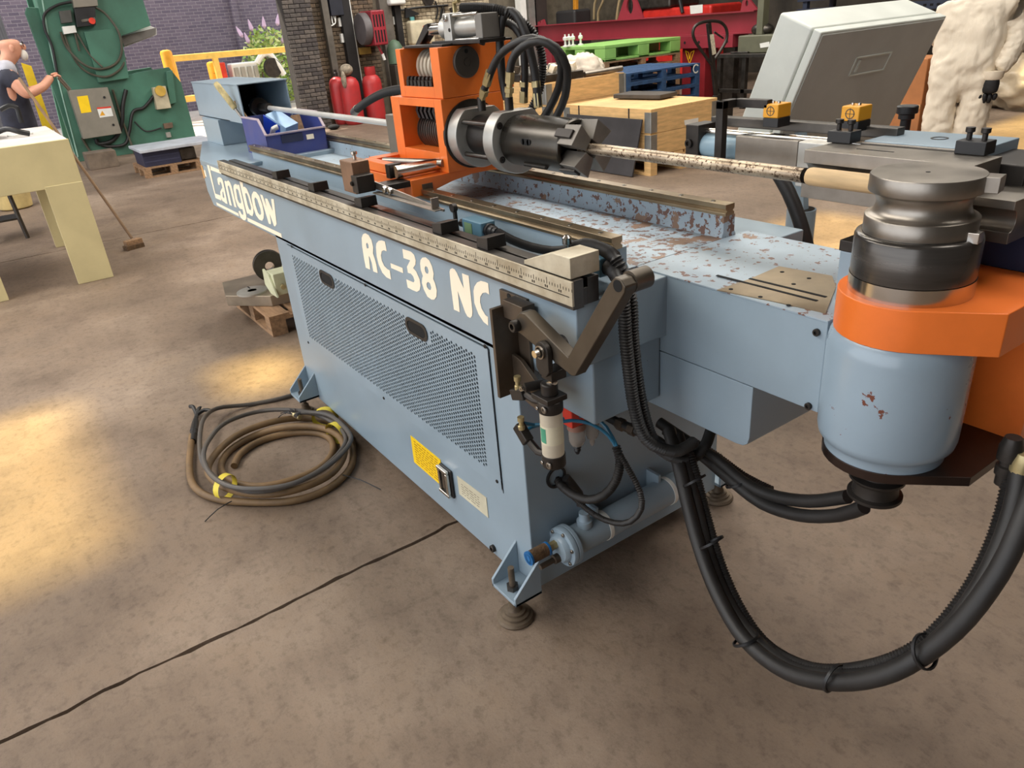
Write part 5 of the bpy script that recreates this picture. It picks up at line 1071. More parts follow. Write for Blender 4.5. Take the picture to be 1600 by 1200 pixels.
# things on the floor before it
ctag(MB().box(-14.6, -14.2, 1.4, 1.85, 0, .26), 'concrete_block', mat('dirty_concrete_block', (112, 98, 84), .9, var=.2, bump=.2), 'dirty concrete block on the floor below the green press', 'block', bev=.01)
pallet('wooden_pallet', -13.1, -12.25, 1.89, 2.73, 0, .15, WOODD, 'wooden pallet before the green press loaded with a dark blue crate', along='y', nb=5)
db = thing('dark_blue_crate', (-12.6, 2.25, .15), 'low dark blue metal crate on the pallet before the green press', 'crate')
MB().box(-12.95, -12.3, 1.93, 2.45, .15, .36).build('crate_body', mat('dark_navy_metal', (44, 46, 70), .5), db, .005)
for i in range(2): MB().box(-12.302, -12.295, 1.95, 2.43, .21 + i * .07, .225 + i * .07).build('crate_rib', mat('navy_rib', (60, 62, 88), .5), db)
ctag(MB().box(-12.85, -12.4, 2.46, 2.70, .15, .33), 'machine_part', STEELD, 'dark steel machine part beside the blue crate on the pallet', 'machine part', bev=.02)
ctag(MB().box(-13.1, -12.2, 1.9, 3.0, .362, .40), 'steel_sheet', mat('pale_steel_sheet', (196, 202, 212), .4, .3), 'pale steel sheet lying across the dark blue crate', 'sheet', bev=.003)
# ------------------------------------------------------------------ yard: rail, bollards, bush, machine
YEL = mat('chipped_yellow_rail', (240, 196, 96), .5, var=.08, chip=((150, 96, 40), 18, .68)); YOR = mat('orange_yellow_post', (238, 164, 40), .5, var=.1, chip=((140, 90, 40), 18, .68))
RX = -20.3
gr = thing('guard_rail', (RX, 5.5, 0), 'yellow painted tubular guard rail outside the doorway', 'railing')
a, b = on(266, 92, x=RX), on(456, 76, x=RX)
MB().bar(a, b, .14, .14).build('top_rail', YEL, gr, .02)
for px in (268, 335): p = on(px, 93 - (px - 268) * .085, x=RX); MB().bar((RX, p.y, 0), (RX, p.y, p.z), .13, .13, (1, 0, 0)).build('post', YEL, gr, .02)
MB().bar((RX + .02, b.y, 0), (RX + .02, b.y, b.z + .06), .17, .17, (1, 0, 0)).build('post', YOR, gr, .02)
MB().bar(Vector((RX, a.y, .55)), Vector((RX, on(300, 100, x=RX).y + .3, .55)), .14, .14).build('lower_rail', YEL, gr, .02)
for px, py, x, lb_ in ((258, 78, -19.6, 'rusty yellow bollard at the end of the guard rail outside'), (330, 96, -21, 'rusty yellow bollard behind the middle post of the guard rail')):
    p = on(px, py, x=x); ctag(MB().lathe((x, p.y, 0), (0, 0, 1), [(.13, 0), (.13, p.z - .06), (.11, p.z - .02), (.05, p.z)], 16), 'bollard', YOR, lb_, 'bollard', 'yellow yard bollards')
LEAF = [mat('leaf_%d' % i, c, .6, var=.15) for i, c in enumerate([(176, 198, 106), (140, 172, 84), (214, 220, 150)])]; LILAC = mat('lilac_blossom', (206, 178, 204), .7)
bu = thing('flowering_bush', (-22.6, 8.6, 0), 'leafy green bush with pale lilac flower spikes in the yard', 'bush')
rb = random.Random(3); cB = on(420, 75, x=-22.4)
for k in range(3):
    m_ = MB()
    for i in range(420):
        while True:
            u = Vector((rb.uniform(-1, 1), rb.uniform(-1, 1), rb.uniform(-1, 1)))
            if u.length < 1: break
        c = Vector((-22.5 + u.x * .6, cB.y + .05 + u.y * .85, 1.0 + u.z * 1.05)); s_ = rb.uniform(.06, .12)
        d = Vector((rb.uniform(-1, 1), rb.uniform(-1, 1), rb.uniform(-.4, .8))).normalized(); e_ = d.cross(Vector((rb.uniform(-1, 1), rb.uniform(-1, 1), rb.uniform(-1, 1)))).normalized()
        m_.add([c - d * s_, c + e_ * s_ * .45, c + d * s_, c - e_ * s_ * .45], [(0, 1, 2, 3)])
    o = m_.build('foliage', LEAF[k], bu, sm=False); o['kind'] = 'stuff'
for i, (px, py) in enumerate(((378, 52), (393, 42), (412, 38), (432, 34), (448, 52), (388, 62), (440, 62))):
    p = on(px, py, x=-22.3); MB().lathe(p - Vector((0, 0, .1)), (rb.uniform(-.3, .3), (px - 412) * .012, 1), [(.02, 0), (.06, .06), (.045, .18), (.008, .30)], 8).build('flower_spike', LILAC, bu)
for i in range(4): MB().tube([(-22.5, cB.y + rb.uniform(-.2, .2), 0), (-22.5, cB.y + rb.uniform(-.4, .4), .7), (-22.5, cB.y + rb.uniform(-.6, .6), 1.5)], .02, 6).build('stem', WOODD, bu)
ym = thing('yard_engine', (-21.4, 6.6, 0), 'cream and white old engine standing outside behind the yellow rail', 'engine')
p = on(398, 115, x=-21.4)
MB().box(-21.8, -21.2, p.y - .75, p.y + .6, 0, .75).build('engine_base', mat('cream_engine', (214, 204, 184), .5), ym, .03)
MB().box(-21.7, -21.3, p.y - .6, p.y + .1, .75, 1.2).build('engine_block', WHITEP, ym, .04)
for i in range(4): MB().box(-21.3, -21.24, p.y - .55 + i * .17, p.y - .44 + i * .17, .82, 1.1).build('engine_port', GREYP, ym, .01)
MB().lathe((-21.3, p.y + .45, 1.0), (1, .2, 0), [(.04, 0), (.24, 0), (.24, .10), (.04, .10)], 24).build('flywheel', BLACKOX, ym)
MB().tube([(-21.35, p.y + .1, 1.15), (-21.3, p.y + .3, 1.35), (-21.3, p.y + .5, 1.3), (-21.3, p.y + .75, .8)], .08, 10).build('exhaust_pipe', WHITEP, ym)
MB().box(-21.75, -21.25, p.y - .95, p.y - .75, .5, 1.25).build('red_panel', RED, ym, .02)
# ------------------------------------------------------------------ back wall: services, cylinders, hose reel
def wthing(name, m, px0, py0, px1, py1, x, d, label, cat, group=None, bev=.008):
    a, b = on(px0, py0, x=x), on(px1, py1, x=x); y0, y1 = sorted((a.y, b.y)); z0, z1 = sorted((a.z, b.z))
    return ctag(MB().box(x, x + d, y0, y1, z0, z1), name, m, label, cat, group, bev=bev)
WX = -15.585
COLM = mat('dusty_steel_column', (104, 98, 90), .6, .3, var=.15); COLB = mat('black_steel_column', (34, 32, 32), .6, .2, var=.2)
def column(name, m, px, y_w, x=WX, label='', zt=ROOF):
    p = on(px, 100, x=x); return tag(MB().box(x, x + .14, p.y - y_w / 2, p.y + y_w / 2, 0, zt).build(name, m, None, .004), kind='structure')
column('trim_2', COLM, 519, .13); column('trim_3', COLB, 549, .22); column('trim_4', COLM, 610, .26); column('trim_5', COLB, 628, .14)
tag(cyl('conduit_pipe', WHITEP, None, (WX + .03, on(557, 60, x=WX).y - .05, .5), (WX + .03, on(557, 60, x=WX).y - .05, 2.3), .022), 'pale vertical conduit pipe fixed to the back wall left of the hose reel', 'pipe')
ep = wthing('electric_panel', mat('navy_panel', (36, 38, 48), .5), 505, -25, 533, 24, WX, .16, 'dark electric panel with loose wires on the back wall', 'electric panel')
for i, (a, b) in enumerate(((520, 28), (538, 26))):
    MB().tube([on(510 + i * 8, 24, x=WX + .1), on(514 + i * 6, 40 - i * 3, x=WX + .12), on(524, 36, x=WX + .12), on(521 + i * 3, 25, x=WX + .1)], .012, 6).build('loose_wire', WHITEP, ep)
for i, (a, b) in enumerate((((526, 28), (539, 41)), ((530, 53), (543, 66)))):
    wthing('wall_switch', WHITEP, *a, *b, WX, .08, ('upper' if i == 0 else 'lower') + ' square white switch box on the brick beside the pier', 'switch box', 'white switch boxes')
HR = mat('red_reel_plastic', (150, 44, 54), .4)
p = on(574, 45, x=WX + .25); hr = thing('hose_reel', (WX, p.y, p.z - .35), 'red slatted hose reel mounted on the back wall', 'hose reel')
MB().lathe((WX + .32, p.y - .10, p.z), (0, 1, 0), [(.05, -.10), (.28, -.10), (.30, -.07), (.30, .04), (.28, .06), (.05, .06)], 28).build('reel_drum', mat('grey_reel_side', (92, 86, 86), .5), hr)
MB().box(WX + .02, WX + .60, p.y - .04, p.y + .26, p.z - .32, p.z + .32).build('reel_cover', HR, hr, .03)
for r_ in range(2):
    for c_ in range(4): MB().box(WX + .60, WX + .604, p.y - .01 + c_ * .065, p.y + .02 + c_ * .065, p.z - .26 + r_ * .28, p.z - .04 + r_ * .28).build('cover_slot', VOID, hr)
MB().tube([(WX + .45, p.y + .08, p.z - .31), (WX + .47, p.y + .12, p.z - .42), (WX + .47, p.y + .15, p.z - .50)], .025, 8).build('hose_tail', HR, hr); cyl('hose_nozzle', WHITEP, hr, (WX + .47, p.y + .15, p.z - .48), (WX + .47, p.y + .18, p.z - .60), .03)
wthing('ochre_box', mat('ochre_box', (128, 100, 40), .6), 557, 75, 577, 84, WX, .12, 'ochre box on the back wall below the red hose reel', 'box')
wthing('wall_socket', WHITEP, 612, 26, 622, 38, WX + .012, .05, 'small square white socket on the painted brick wall', 'socket')
RAGT = []
def thing_rag(c):
    RAGT.append(thing('rag', c + Vector((0, 0, .95)), 'dirty rag draped over the valve of the middle gas cylinder', 'rag')); return RAGT[0]
GAS = mat('red_gas_cylinder', (178, 40, 42), .4, var=.12, vs_=3, dirt=(140, 60, 60))
for i, (px, py, x_, r) in enumerate(((537, 190, -15.30, .17), (556, 195, -14.95, .195), (590, 191, -14.95, .195))):
    c = on(px, py, z=0); c = Vector((x_, c.y * x_ / c.x, 0))
    g = thing('gas_cylinder', c, ('red gas cylinder standing closest to the dark pier', 'scuffed red gas cylinder in the middle with a rag on its valve', 'red gas cylinder with a red handwheel guard beside the column')[i], 'gas cylinder', 'red gas cylinders')
    MB().lathe(c, (0, 0, 1), [(r * .8, 0), (r * .95, .03), (r, .08), (r, .72), (r * .95, .79), (r * .75, .86), (r * .4, .90), (.05, .91)], 32).build('cylinder_body', GAS, g)
    MB().lathe(c + Vector((0, 0, .90)), (0, 0, 1), [(.04, 0), (.04, .08), (.03, .09), (.03, .14)], 12).build('valve', BLACKOX, g)
    if i == 2: MB().lathe(c + Vector((0, 0, .88)), (0, 0, 1), [(.10, 0), (.11, .02), (.11, .16), (.09, .16)], 16, caps=False).build('valve_guard', GAS, g)
    if i == 1: MB().sphere(c + Vector((.02, -.02, 1.03)), .12, .13, .11).build('rag_top', mat('dirty_rag', (150, 138, 120), .9, var=.3, vs_=20, bump=.5), thing_rag(c)); MB().sphere(c + Vector((.12, -.15, .86)), .06, .05, .16).build('rag_end', mat('dirty_rag', (150, 138, 120)), RAGT[0])
tag(MB().sphere((-14.6, 5.85, .05), .10, .12, .05).build('floor_rag', VOID), 'small dark rag on the floor at the foot of the pier', 'rag')
# clutter hanging on the painted brick
tag(cyl('hung_disc', STEELD, None, on(668, -2, x=WX + .015), on(668, -2, x=WX + .015) + Vector((.04, 0, 0)), .14, n=24), 'dark steel disc hung high on the painted brick wall', 'disc')
jc = thing('jerry_can', (WX + .2, on(660, 50, x=WX).y, on(660, 60, x=WX).z), 'cream plastic jerry can with a red label on a wall shelf', 'jerry can')
a, b = on(634, 33, x=WX + .1), on(675, 68, x=WX + .1)
MB().box(WX + .05, WX + .3, a.y, b.y, b.z, a.z).build('can_body', mat('cream_can', (196, 186, 158), .5), jc, .06, seg=3); MB().box(WX + .3, WX + .305, (a.y + b.y) / 2, b.y - .04, (a.z + b.z) / 2 - .05, (a.z + b.z) / 2 + .12).build('can_label', RED, jc); cyl('can_cap', mat('teal_cap', (90, 150, 150), .5), jc, (WX + .17, a.y + .12, a.z), (WX + .17, a.y + .12, a.z + .07), .05)
tag(MB().box(WX, WX + .36, a.y - .3, b.y + .4, b.z - .05, b.z - .005).build('wall_shelf', WOODD), 'narrow wall shelf carrying the cream jerry can', 'shelf')
ctag(MB().prism([on(*q, x=WX + .06) for q in ((632, 12), (655, 22), (640, 27), (632, 29))], (.05, 0, 0)), 'black_funnel', BLACKP, 'black triangular funnel hung above the jerry can', 'funnel')
for i, pts in enumerate((((603, 18), (625, 16), (650, 12), (675, 10), (700, 8)), ((640, 16), (648, 30), (640, 44)), ((690, 15), (685, 40), (672, 60), (680, 75)), ((613, 5), (614, 24)), ((680, 2), (684, 16), (681, 30)))):
    tag(MB().tube([on(a_, b_, x=WX + .06) for a_, b_ in pts], .02, 6).build('hanging_cable', CABB), ('dark cable strung across the top of the painted brick', 'dark cable dangling behind the black funnel', 'dark cable hanging from the brick beside the ram cylinder', 'dark cable running down to the white wall socket', 'dark cable hanging above the cream jerry can')[i], 'cable', 'cables on the back wall')
ctag(MB().box(WX + .03, WX + .3, on(600, 5, x=WX).y, on(625, 5, x=WX).y, on(615, 9, x=WX).z, 2.6), 'white_canister', WHITEP, 'white canister with rounded edges at the top of the brick wall', 'canister', bev=.05)
ctag(MB().lathe(on(617, 75, x=WX + .2), (0, 0, 1), [(.16, -.3), (.17, 0), (.10, .12), (.03, .16)], 20), 'green_can', mat('dull_green_can', (86, 110, 88), .5), 'dull green oil can beside the dusty column', 'can')
ctag(MB().box(WX, WX + .4, on(600, 80, x=WX).y, on(690, 80, x=WX).y, 0, on(617, 79, x=WX).z - .26), 'wall_cupboard', mat('dark_cupboard', (60, 54, 46), .7), 'dark low cupboard below the painted brick wall', 'cupboard', bev=.01)
for i in range(3):
    p = on(690 + i * 14, 8 + i * 4, x=WX + .035); tag(MB().tube([p, p + Vector((.005, .03, -.12)), p + Vector((.0, -.04, -.26))], .035, 8).build('hand_tool', STEELD), 'steel hand tool hanging on the painted brick wall', 'tool', 'hanging hand tools')
# ------------------------------------------------------------------ crates, pallets, red beam on the right
def crate(name, x0, x1, y0, y1, z0, rows, h_, m, label, lid=False):
    t = thing(name, ((x0 + x1) / 2, (y0 + y1) / 2, z0), label, 'crate'); HG = mat('galvanised_hinge', (150, 152, 150), .4, .7, var=.1)
    for r_ in range(rows):
        a, b = z0 + r_ * h_ + .004, z0 + (r_ + 1) * h_
        box('side_board', m, t, x0, x1, y0, y0 + .025, a, b, .003); box('side_board', m, t, x0, x1, y1 - .025, y1, a, b, .003); box('end_board', m, t, x1 - .025, x1, y0 + .025, y1 - .025, a, b, .003); box('end_board', m, t, x0, x0 + .025, y0 + .025, y1 - .025, a, b, .003)
        for xa in (x0, x1):
            for ya in (y0, y1):
                sx = 1 if xa == x1 else -1; sy = 1 if ya == y1 else -1
                hg = MB(); hg.box(min(xa - sx * .09, xa + sx * .006), max(xa - sx * .09, xa + sx * .006), min(ya, ya + sy * .006), max(ya, ya + sy * .006), a + .01, b - .01); hg.box(min(xa, xa + sx * .006), max(xa, xa + sx * .006), min(ya - sy * .09, ya), max(ya - sy * .09, ya), a + .01, b - .01); hg.lathe((xa + sx * .008, ya + sy * .008, a + .01), (0, 0, 1), [(.012, 0), (.012, b - a - .02)], 8); hg.build('corner_hinge', HG, t)
    zt = z0 + rows * h_
    if lid:
        n = 5
        for i in range(n): w_ = (y1 - y0) / n; box('lid_board', m, t, x0, x1, y0 + i * w_ + .002, y0 + (i + 1) * w_ - .002, zt, zt + .022, .002)
        for xx in (x1 - .35, x0 + .25): box('steel_strap', BLACKP, t, xx, xx + .02, y0 - .003, y0, z0, zt + .02, 0)
    else: box('crate_floor', m, t, x0 + .025, x1 - .025, y0 + .025, y1 - .025, z0, z0 + .02, 0)
    return t
CRW = mat('fresh_pine', (218, 178, 122), .55, var=.12, vs_=4, stretch=(1.2, 1.2, 9), chip=((150, 100, 58), 9, .74)); 
cx0, cx1, cy0, cy1 = -7.5, -6.04, 6.0, 7.05
pallet('wooden_pallet', cx0, cx1, cy0, cy1, 0, .21, CRW, 'fresh pine pallet under the closed collar crate', along='x', nb=6)
crate('collar_crate', cx0, cx1, cy0, cy1, .21, 2, .235, CRW, 'closed pine collar crate with galvanised corner hinges and lid', True)
A = [on(*p, x=cx1 + .003) for p in ((1069, 188), (1091, 184), (1091, 191), (1070, 196))]; ctag(MB().prism(A, (.002, 0, 0)), 'paper_label', WHITEP, 'small paper label stuck on the end of the closed pine crate', 'label')
ctag(MB().obox((-6.9, 6.75, .74), .7, .34, .05, Matrix.Rotation(.15, 3, 'Z')), 'dark_slab', mat('dark_slate', (70, 64, 58), .7, var=.2), 'dark grubby slab lying on the lid of the pine crate', 'slab', bev=.01)
bq = [on(1003, 273, z=.0), None]; bx_ = on(1003, 273, z=0)
lp_ = [Vector((-7.42, 5.86, .005)), Vector((-6.17, 5.86, .005)), Vector((-6.13, 5.975, .60)), Vector((-7.42, 5.975, .60))]
ctag(MB().prism(lp_, (0, -.02, .003)), 'black_plate', mat('black_plate', (62, 60, 62), .5, .2, var=.15, vs_=3), 'large black steel plate leaning against the closed pine crate', 'plate', bev=.003)
c2a, c2b = on(975, 113, x=-7.62), on(878, 132, x=-7.62)
pallet('wooden_pallet', -8.75, -7.62, c2b.y - .25, c2a.y, 0, .20, CRW, 'pine pallet under the open crate heaped with rags', along='x', nb=6)
nr_ = c2a.z - .20
c2 = crate('collar_crate', -8.75, -7.62, c2b.y - .25, c2a.y, .20, 3, nr_ / 3, CRW, 'open taller pine crate heaped with rags and a steel tray')
tr = thing('steel_tray', (-8.1, c2b.y + .1, c2a.z), 'grey steel tray of small parts across the open crate', 'tray')
MB().box(-8.5, -7.7, c2b.y - .2, c2b.y + .42, c2a.z + .002, c2a.z + .09).build('tray_body', STEELD, tr, .01)
rj = random.Random(5)
for i in range(16): MB().obox((-8.42 + (i % 4) * .2, c2b.y - .12 + (i // 4) * .15, c2a.z + .14), rj.uniform(.07, .13), rj.uniform(.06, .1), rj.uniform(.06, .10), Matrix.Rotation(rj.uniform(0, 3), 3, 'Z') @ Matrix.Rotation(rj.uniform(-.5, .5), 3, 'X')).build('small_part', (BROWNST, RULER, GREYP, CREAMT)[i % 4], None, .008); tag(bpy.data.objects[-1] if 0 else COL.objects[-1], 'small %s heaped in the steel tray' % ('brown steel part', 'yellowish metal part', 'grey painted part', 'cream part')[i % 4], 'machine part', 'small parts heaped in the steel tray')
rg_ = MB(); rg_.sphere((-8.1, c2a.y - .32, c2a.z + .06), .34, .30, .20); o = ctag(rg_, 'rag_heap', mat('white_rags', (224, 212, 196), .85, var=.1, bump=.6, bs=10), 'heap of crumpled white rags in the open pine crate', 'rags')
tx = bpy.data.textures.new('crumple', 'CLOUDS'); tx.noise_scale = .12; md = o.modifiers.new('sub', 'SUBSURF'); md.levels = md.render_levels = 2; md = o.modifiers.new('d', 'DISPLACE'); md.texture = tx; md.strength = .14
tag(cyl('steel_bar', STEEL, None, (-7.72, c2b.y + .45, c2a.z + .03), (-7.64, c2a.y - .02, c2a.z + .05), .035), 'short steel bar lying on the edge of the open crate', 'bar')
# blue pallets, brown and green pallets
BLP = mat('blue_pallet_paint', (44, 76, 116), .7, var=.25, vs_=5, dirt=(36, 52, 80))
zb = on(1094, 98, x=-8.85).z; ya, yb = on(978, 116, x=-8.85).y, on(1094, 98, x=-8.85).y; hB = zb / 5
for i in range(5):
    t_ = pallet('blue_pallet', -10.0, -8.85, ya, yb, i * hB, hB - .002, BLP, 'topmost blue pallet of the stack, marked with a white C' if i == 4 else 'blue painted pallet, %s from the top of its stack' % ('fifth', 'fourth', 'third', 'second')[i], 'stacked blue pallets', along='y', nb=6)
cq = on(1089, 106, x=-8.845); MB().lathe((-8.848, cq.y - .02, cq.z - .01), (1, 0, 0), [(.05, 0), (.07, 0), (.07, .003), (.05, .003)], 20, caps=False).build('painted_letter', WHITEP, t_); box('letter_gap', BLP, t_, -8.85, -8.842, cq.y + .02, cq.y + .06, cq.z - .045, cq.z + .025, 0)
gx = -10.15; yg0, yg1 = on(945, 93, x=gx).y, on(1063, 85, x=gx).y; zg = (on(945, 93, x=gx).z + on(1063, 85, x=gx).z) / 2; zg2 = (on(945, 70, x=gx).z + on(1063, 58, x=gx).z) / 2
nB = 6; hb_ = (zg) / nB
for i in range(nB): pallet('wooden_pallet', gx - 1.3, gx, yg0, yg1, i * hb_, hb_ - .002, WOODD, 'weathered brown pallet right under the green plastic pallet' if i == nB - 1 else 'weathered brown pallet, %s below the green plastic pallet' % ('sixth', 'fifth', 'fourth', 'third', 'second')[i], 'brown pallets under the green one', along='y', nb=5)
GRN = mat('light_green_plastic', (142, 190, 104), .45, var=.06)
gpl = thing('green_pallet', (gx - .65, (yg0 + yg1) / 2, zg), 'light green plastic pallet on top of the brown pallets', 'pallet')
hh = zg2 - zg
box('deck', GRN, gpl, gx - 1.3, gx, yg0, yg1, zg + hh * .78, zg + hh, .01); 
for i in range(3):
    y_ = yg0 + (yg1 - yg0 - .26) * i / 2
    for j in range(3): x_ = gx - 1.3 + (1.3 - .26) * j / 2; box('foot', GRN, gpl, x_, x_ + .26, y_, y_ + .26, zg + hh * .16, zg + hh * .78, .01)
    box('runner', GRN, gpl, gx - 1.3, gx, y_, y_ + .26, zg, zg + hh * .16, .01)
for j in range(2): x_ = gx - 1.3 + (1.3 - .26) * j; box('runner', GRN, gpl, x_, x_ + .26, yg0, yg1, zg, zg + hh * .155, .01)
for i, px in enumerate((883, 889, 895, 907)):
    p = on(px, 60, x=gx - .95); p.z = zg + hh; tag(MB().lathe(p, (0, 0, 1), [(.05, 0), (.05, .02), (.02, .03), (.018, .1), (.04, .11), (.04, .15), (.015, .17), (.015, .2)], 10).build('turned_bolt', WHITEP), 'small pale turned bolt standing upright on the green pallet', 'bolt', 'upright bolts on the green pallet')
REDB = mat('dark_red_paint', (134, 40, 52), .45, var=.08, vs_=2)
by = 11.4
xa, xb_ = on(832, 46, y=by).x, on(1184, 15, y=by).x; zt1, zb1_ = 1.49, 1.14
ib = thing('red_beam', ((xa + xb_) / 2, by, zb1_), 'long dark red steel lifting beam with lugs behind the pallets', 'beam')
m_ = MB(); m_.box(xa, xb_, by - .10, by + .10, zt1 - .02, zt1); m_.box(xa, xb_, by - .10, by + .10, zb1_, zb1_ + .02); m_.box(xa, xb_, by - .012, by + .012, zb1_ + .02, zt1 - .02); m_.build('i_section', REDB, ib)
def lug(pts, hole):
    P_ = [on(*p, y=by) for p in pts]; z0_ = min(p.z for p in P_)
    L_ = [Vector((p.x, by - .02, p.z if p.z > z0_ + .08 else zt1)) for p in P_]
    c = sum((Vector((p.x, 0, p.z)) for p in L_), Vector()) / len(L_)
    H_ = [Vector((c.x + hole * math.cos(q * PI / 6), by - .02, c.z + .02 + hole * 1.6 * math.sin(q * PI / 6))) for q in range(12)]
    MB().loops([L_, H_], (0, .04, 0)).build('lifting_lug', REDB, ib)
lug(((966, 33), (978, -6), (992, -8), (1006, 29)), .09); lug(((836, 44), (842, 34), (850, 30), (853, 42)), .02); lug(((1158, 18), (1161, 2), (1168, -6), (1185, 15)), .03)
bf = thing('red_bench_frame', (on(1105, 150, y=by).x, by, 0), 'dark red steel frame with a yellow triangle carrying the lifting beam', 'frame')
xl, xr = on(1066, 60, y=by).x, on(1152, 60, y=by).x
MB().box(xl, xr, by - .12, by + .3, .93, zb1_ - .002).build('frame_head', REDB, bf, .005); MB().box(xl + .06, xl + .62, by - .05, by + .3, 0, .93).build('frame_leg', mat('deep_red_paint', (128, 26, 34), .5, var=.1), bf, .005)
MB().box(xr - .3, xr - .05, by + .0, by + .3, 0, .93).build('frame_leg', STEELD, bf, .005)
for q in range(4): c = on(1070 + q * 22, 63, y=by - .121); cyl('bolt_hole', VOID, bf, (c.x, by - .121, 1.03), (c.x, by - .124, 1.03), .025, n=12)
c = on(1078, 80, y=by - .05); tri = MB()
for a_, b_ in (((-.11, .09), (0, -.14)), ((.11, .09), (0, -.14)), ((-.11, .09), (-.03, .06)), ((.11, .09), (.03, .06)), ((-.03, .06), (0, -.06)), ((.03, .06), (0, -.06))): tri.bar((c.x + a_[0], by - .053, .80 + a_[1]), (c.x + b_[0], by - .053, .80 + b_[1]), .012, .004, (0, 1, 0))
tri.build('yellow_triangle', YELLOW, bf)
MB().box(xa + .3, xa + .8, by - .1, by + .3, 0, zb1_ - .002).build('frame_leg', REDB, bf, .005)
# pallet truck handle, olive machine, dark table
jx, jy = -8.84 * .92, 10.31 * .92
pj = thing('pallet_truck', (jx, jy, 0), 'black pallet truck with a loop handle standing behind the pine crate', 'pallet truck')
jf = lambda px, py: on(px, py, x=jx)
MB().tube([jf(1111, 100), jf(1098, 82), (jf(1085, 62)), jf(1083, 48), jf(1090, 38), jf(1108, 33), jf(1126, 35), jf(1135, 46), jf(1135, 62), jf(1124, 82), jf(1113, 97)], .022, 10).build('loop_handle', BLACKOX, pj)
MB().bar(jf(1107, 36), jf(1119, 150), .07, .05, (1, 0, 0)).build('handle_stem', BLACKOX, pj, .01); MB().bar(jf(1119, 148), (jx, jy + .02, .25), .10, .08, (1, 0, 0)).build('lower_stem', BLACKOX, pj, .01)
A = [on(*p, x=jx + .03) for p in ((1109, 54), (1115, 53), (1119, 84), (1113, 86))]; MB().prism(A, (.003, 0, 0)).build('handle_label', mat('worn_cream_label', (206, 198, 176), .6, var=.2, vs_=40), pj)
MB().bar(jf(1116, 50), jf(1130, 60), .02, .02).build('release_lever', BLACKOX, pj)
box('truck_head', BLACKOX, pj, jx - .25, jx + .12, jy - .2, jy + .25, .02, .27, .02)
for dy in (-.2, .2): box('fork', BLACKOX, pj, jx - 1.2, jx - .2, jy + dy - .07, jy + dy + .07, .03, .085, .01)
ty = 10.9
OLV = mat('olive_grey_paint', (98, 98, 80), .5, var=.08)
dt = thing('dark_table', (on(1165, 90, y=ty).x, ty, 0), 'dark steel work table beside the pallet truck', 'table')
tx0, tx1, tz = on(1124, 84, y=ty).x, on(1215, 84, y=ty).x, .86
box('table_top', STEELD, dt, tx0, tx1, ty - .1, ty + .6, tz - .06, tz, .005)
for x_ in (tx0 + .02, tx0 + .55, tx1 - .1): box('leg', STEELD, dt, x_, x_ + .08, ty - .08, ty, 0, tz - .06, .003); box('leg', STEELD, dt, x_, x_ + .08, ty + .5, ty + .58, 0, tz - .06, .003)
box('lower_rail', STEELD, dt, tx0, tx1, ty - .08, ty - .02, .25, .31, .003)
om = thing('olive_bench_machine', ((tx0 + tx1) / 2, ty + .25, tz), 'olive grey bench machine with an upright column on the dark table', 'machine')
ox0, ox1 = on(1153, 60, y=ty).x, on(1230, 60, y=ty).x
box('machine_base', OLV, om, ox0, ox1, ty + .0, ty + .5, tz + .002, tz + .27, .02); c = on(1184, 30, y=ty + .1); box('upright', OLV, om, c.x - .06, c.x + .06, ty + .15, ty + .3, tz + .27, 2.0, .008)
box('base_plate', STEELD, om, ox0 - .1, ox0 + .25, ty - .05, ty + .5, tz + .002, tz + .03, .005)
MB().sphere((ox0 + .25, ty + .3, tz + .34), .2, .15, .1).build('motor', STEELD, om); A = [on(*p, y=ty - .004) for p in ((1187, 68), (1202, 65), (1202, 73), (1188, 75))]; MB().prism(A, (0, .003, 0)).build('badge', WHITEP, om)
# racking and machinery further back
NAVR = mat('navy_racking', (46, 54, 72), .5, var=.1)
rk = thing('pallet_racking', (-6.5, 14.5, 0), 'navy steel pallet racking with perforated beams along the right wall', 'racking')
ry = 14.6
for z_ in (1.25, 1.52):
    MB().box(-10.5, -2.0, ry - .05, ry, z_, z_ + .14).build('rack_beam', NAVR, rk, .004)
    hl = MB()
    for i in range(70): hl.box(-10.4 + i * .12, -10.34 + i * .12, ry - .052, ry - .05, z_ + .05, z_ + .09)
    o = hl.build('beam_slots', VOID, rk); o['kind'] = 'stuff'
for x_ in (-10.4, -7.6, -4.8, -2.1): MB().box(x_, x_ + .1, ry, ry + .1, 0, 3).build('rack_upright', NAVR, rk, .004); MB().box(x_, x_ + .1, ry + .9, ry + 1.0, 0, 3).build('rack_upright', NAVR, rk, .004)
MB().box(-10.5, -2.0, ry, ry + 1, 1.66, 1.69).build('rack_deck', WOODP, rk)
fk = thing('red_forklift', (on(1050, 60, y=13.4).x, 13.4, 0), 'red forklift truck partly hidden behind the dark red beam', 'forklift')
fx0, fx1 = on(1003, 40, y=13.2).x, on(1110, 40, y=13.2).x
FRD = mat('bright_red_paint', (196, 44, 36), .4)
MB().box(fx0, fx1, 13.2, 14.2, .25, 1.62).build('truck_body', FRD, fk, .06); MB().box(fx0 - .1, fx0 + .9, 13.15, 14.1, 1.62, 1.85).build('seat', STEELD, fk, .05)
A = [on(*p, y=13.195) for p in ((1078, 9), (1098, 7), (1098, 20), (1079, 22))]; MB().prism(A, (0, -.004, 0)).build('maker_plate', WHITEP, fk)
MB().sphere((fx0 + .25, 13.3, 1.95), .32, .25, .13).build('seat_cushion', mat('cream_cushion', (210, 196, 160), .6), fk); MB().tube([(fx0 + 1.0, 13.25, 2.3), (fx0 + 1.1, 13.2, 1.9), (fx0 + 1.25, 13.18, 1.5)], .04, 8).build('control_lever', BLACKP, fk)
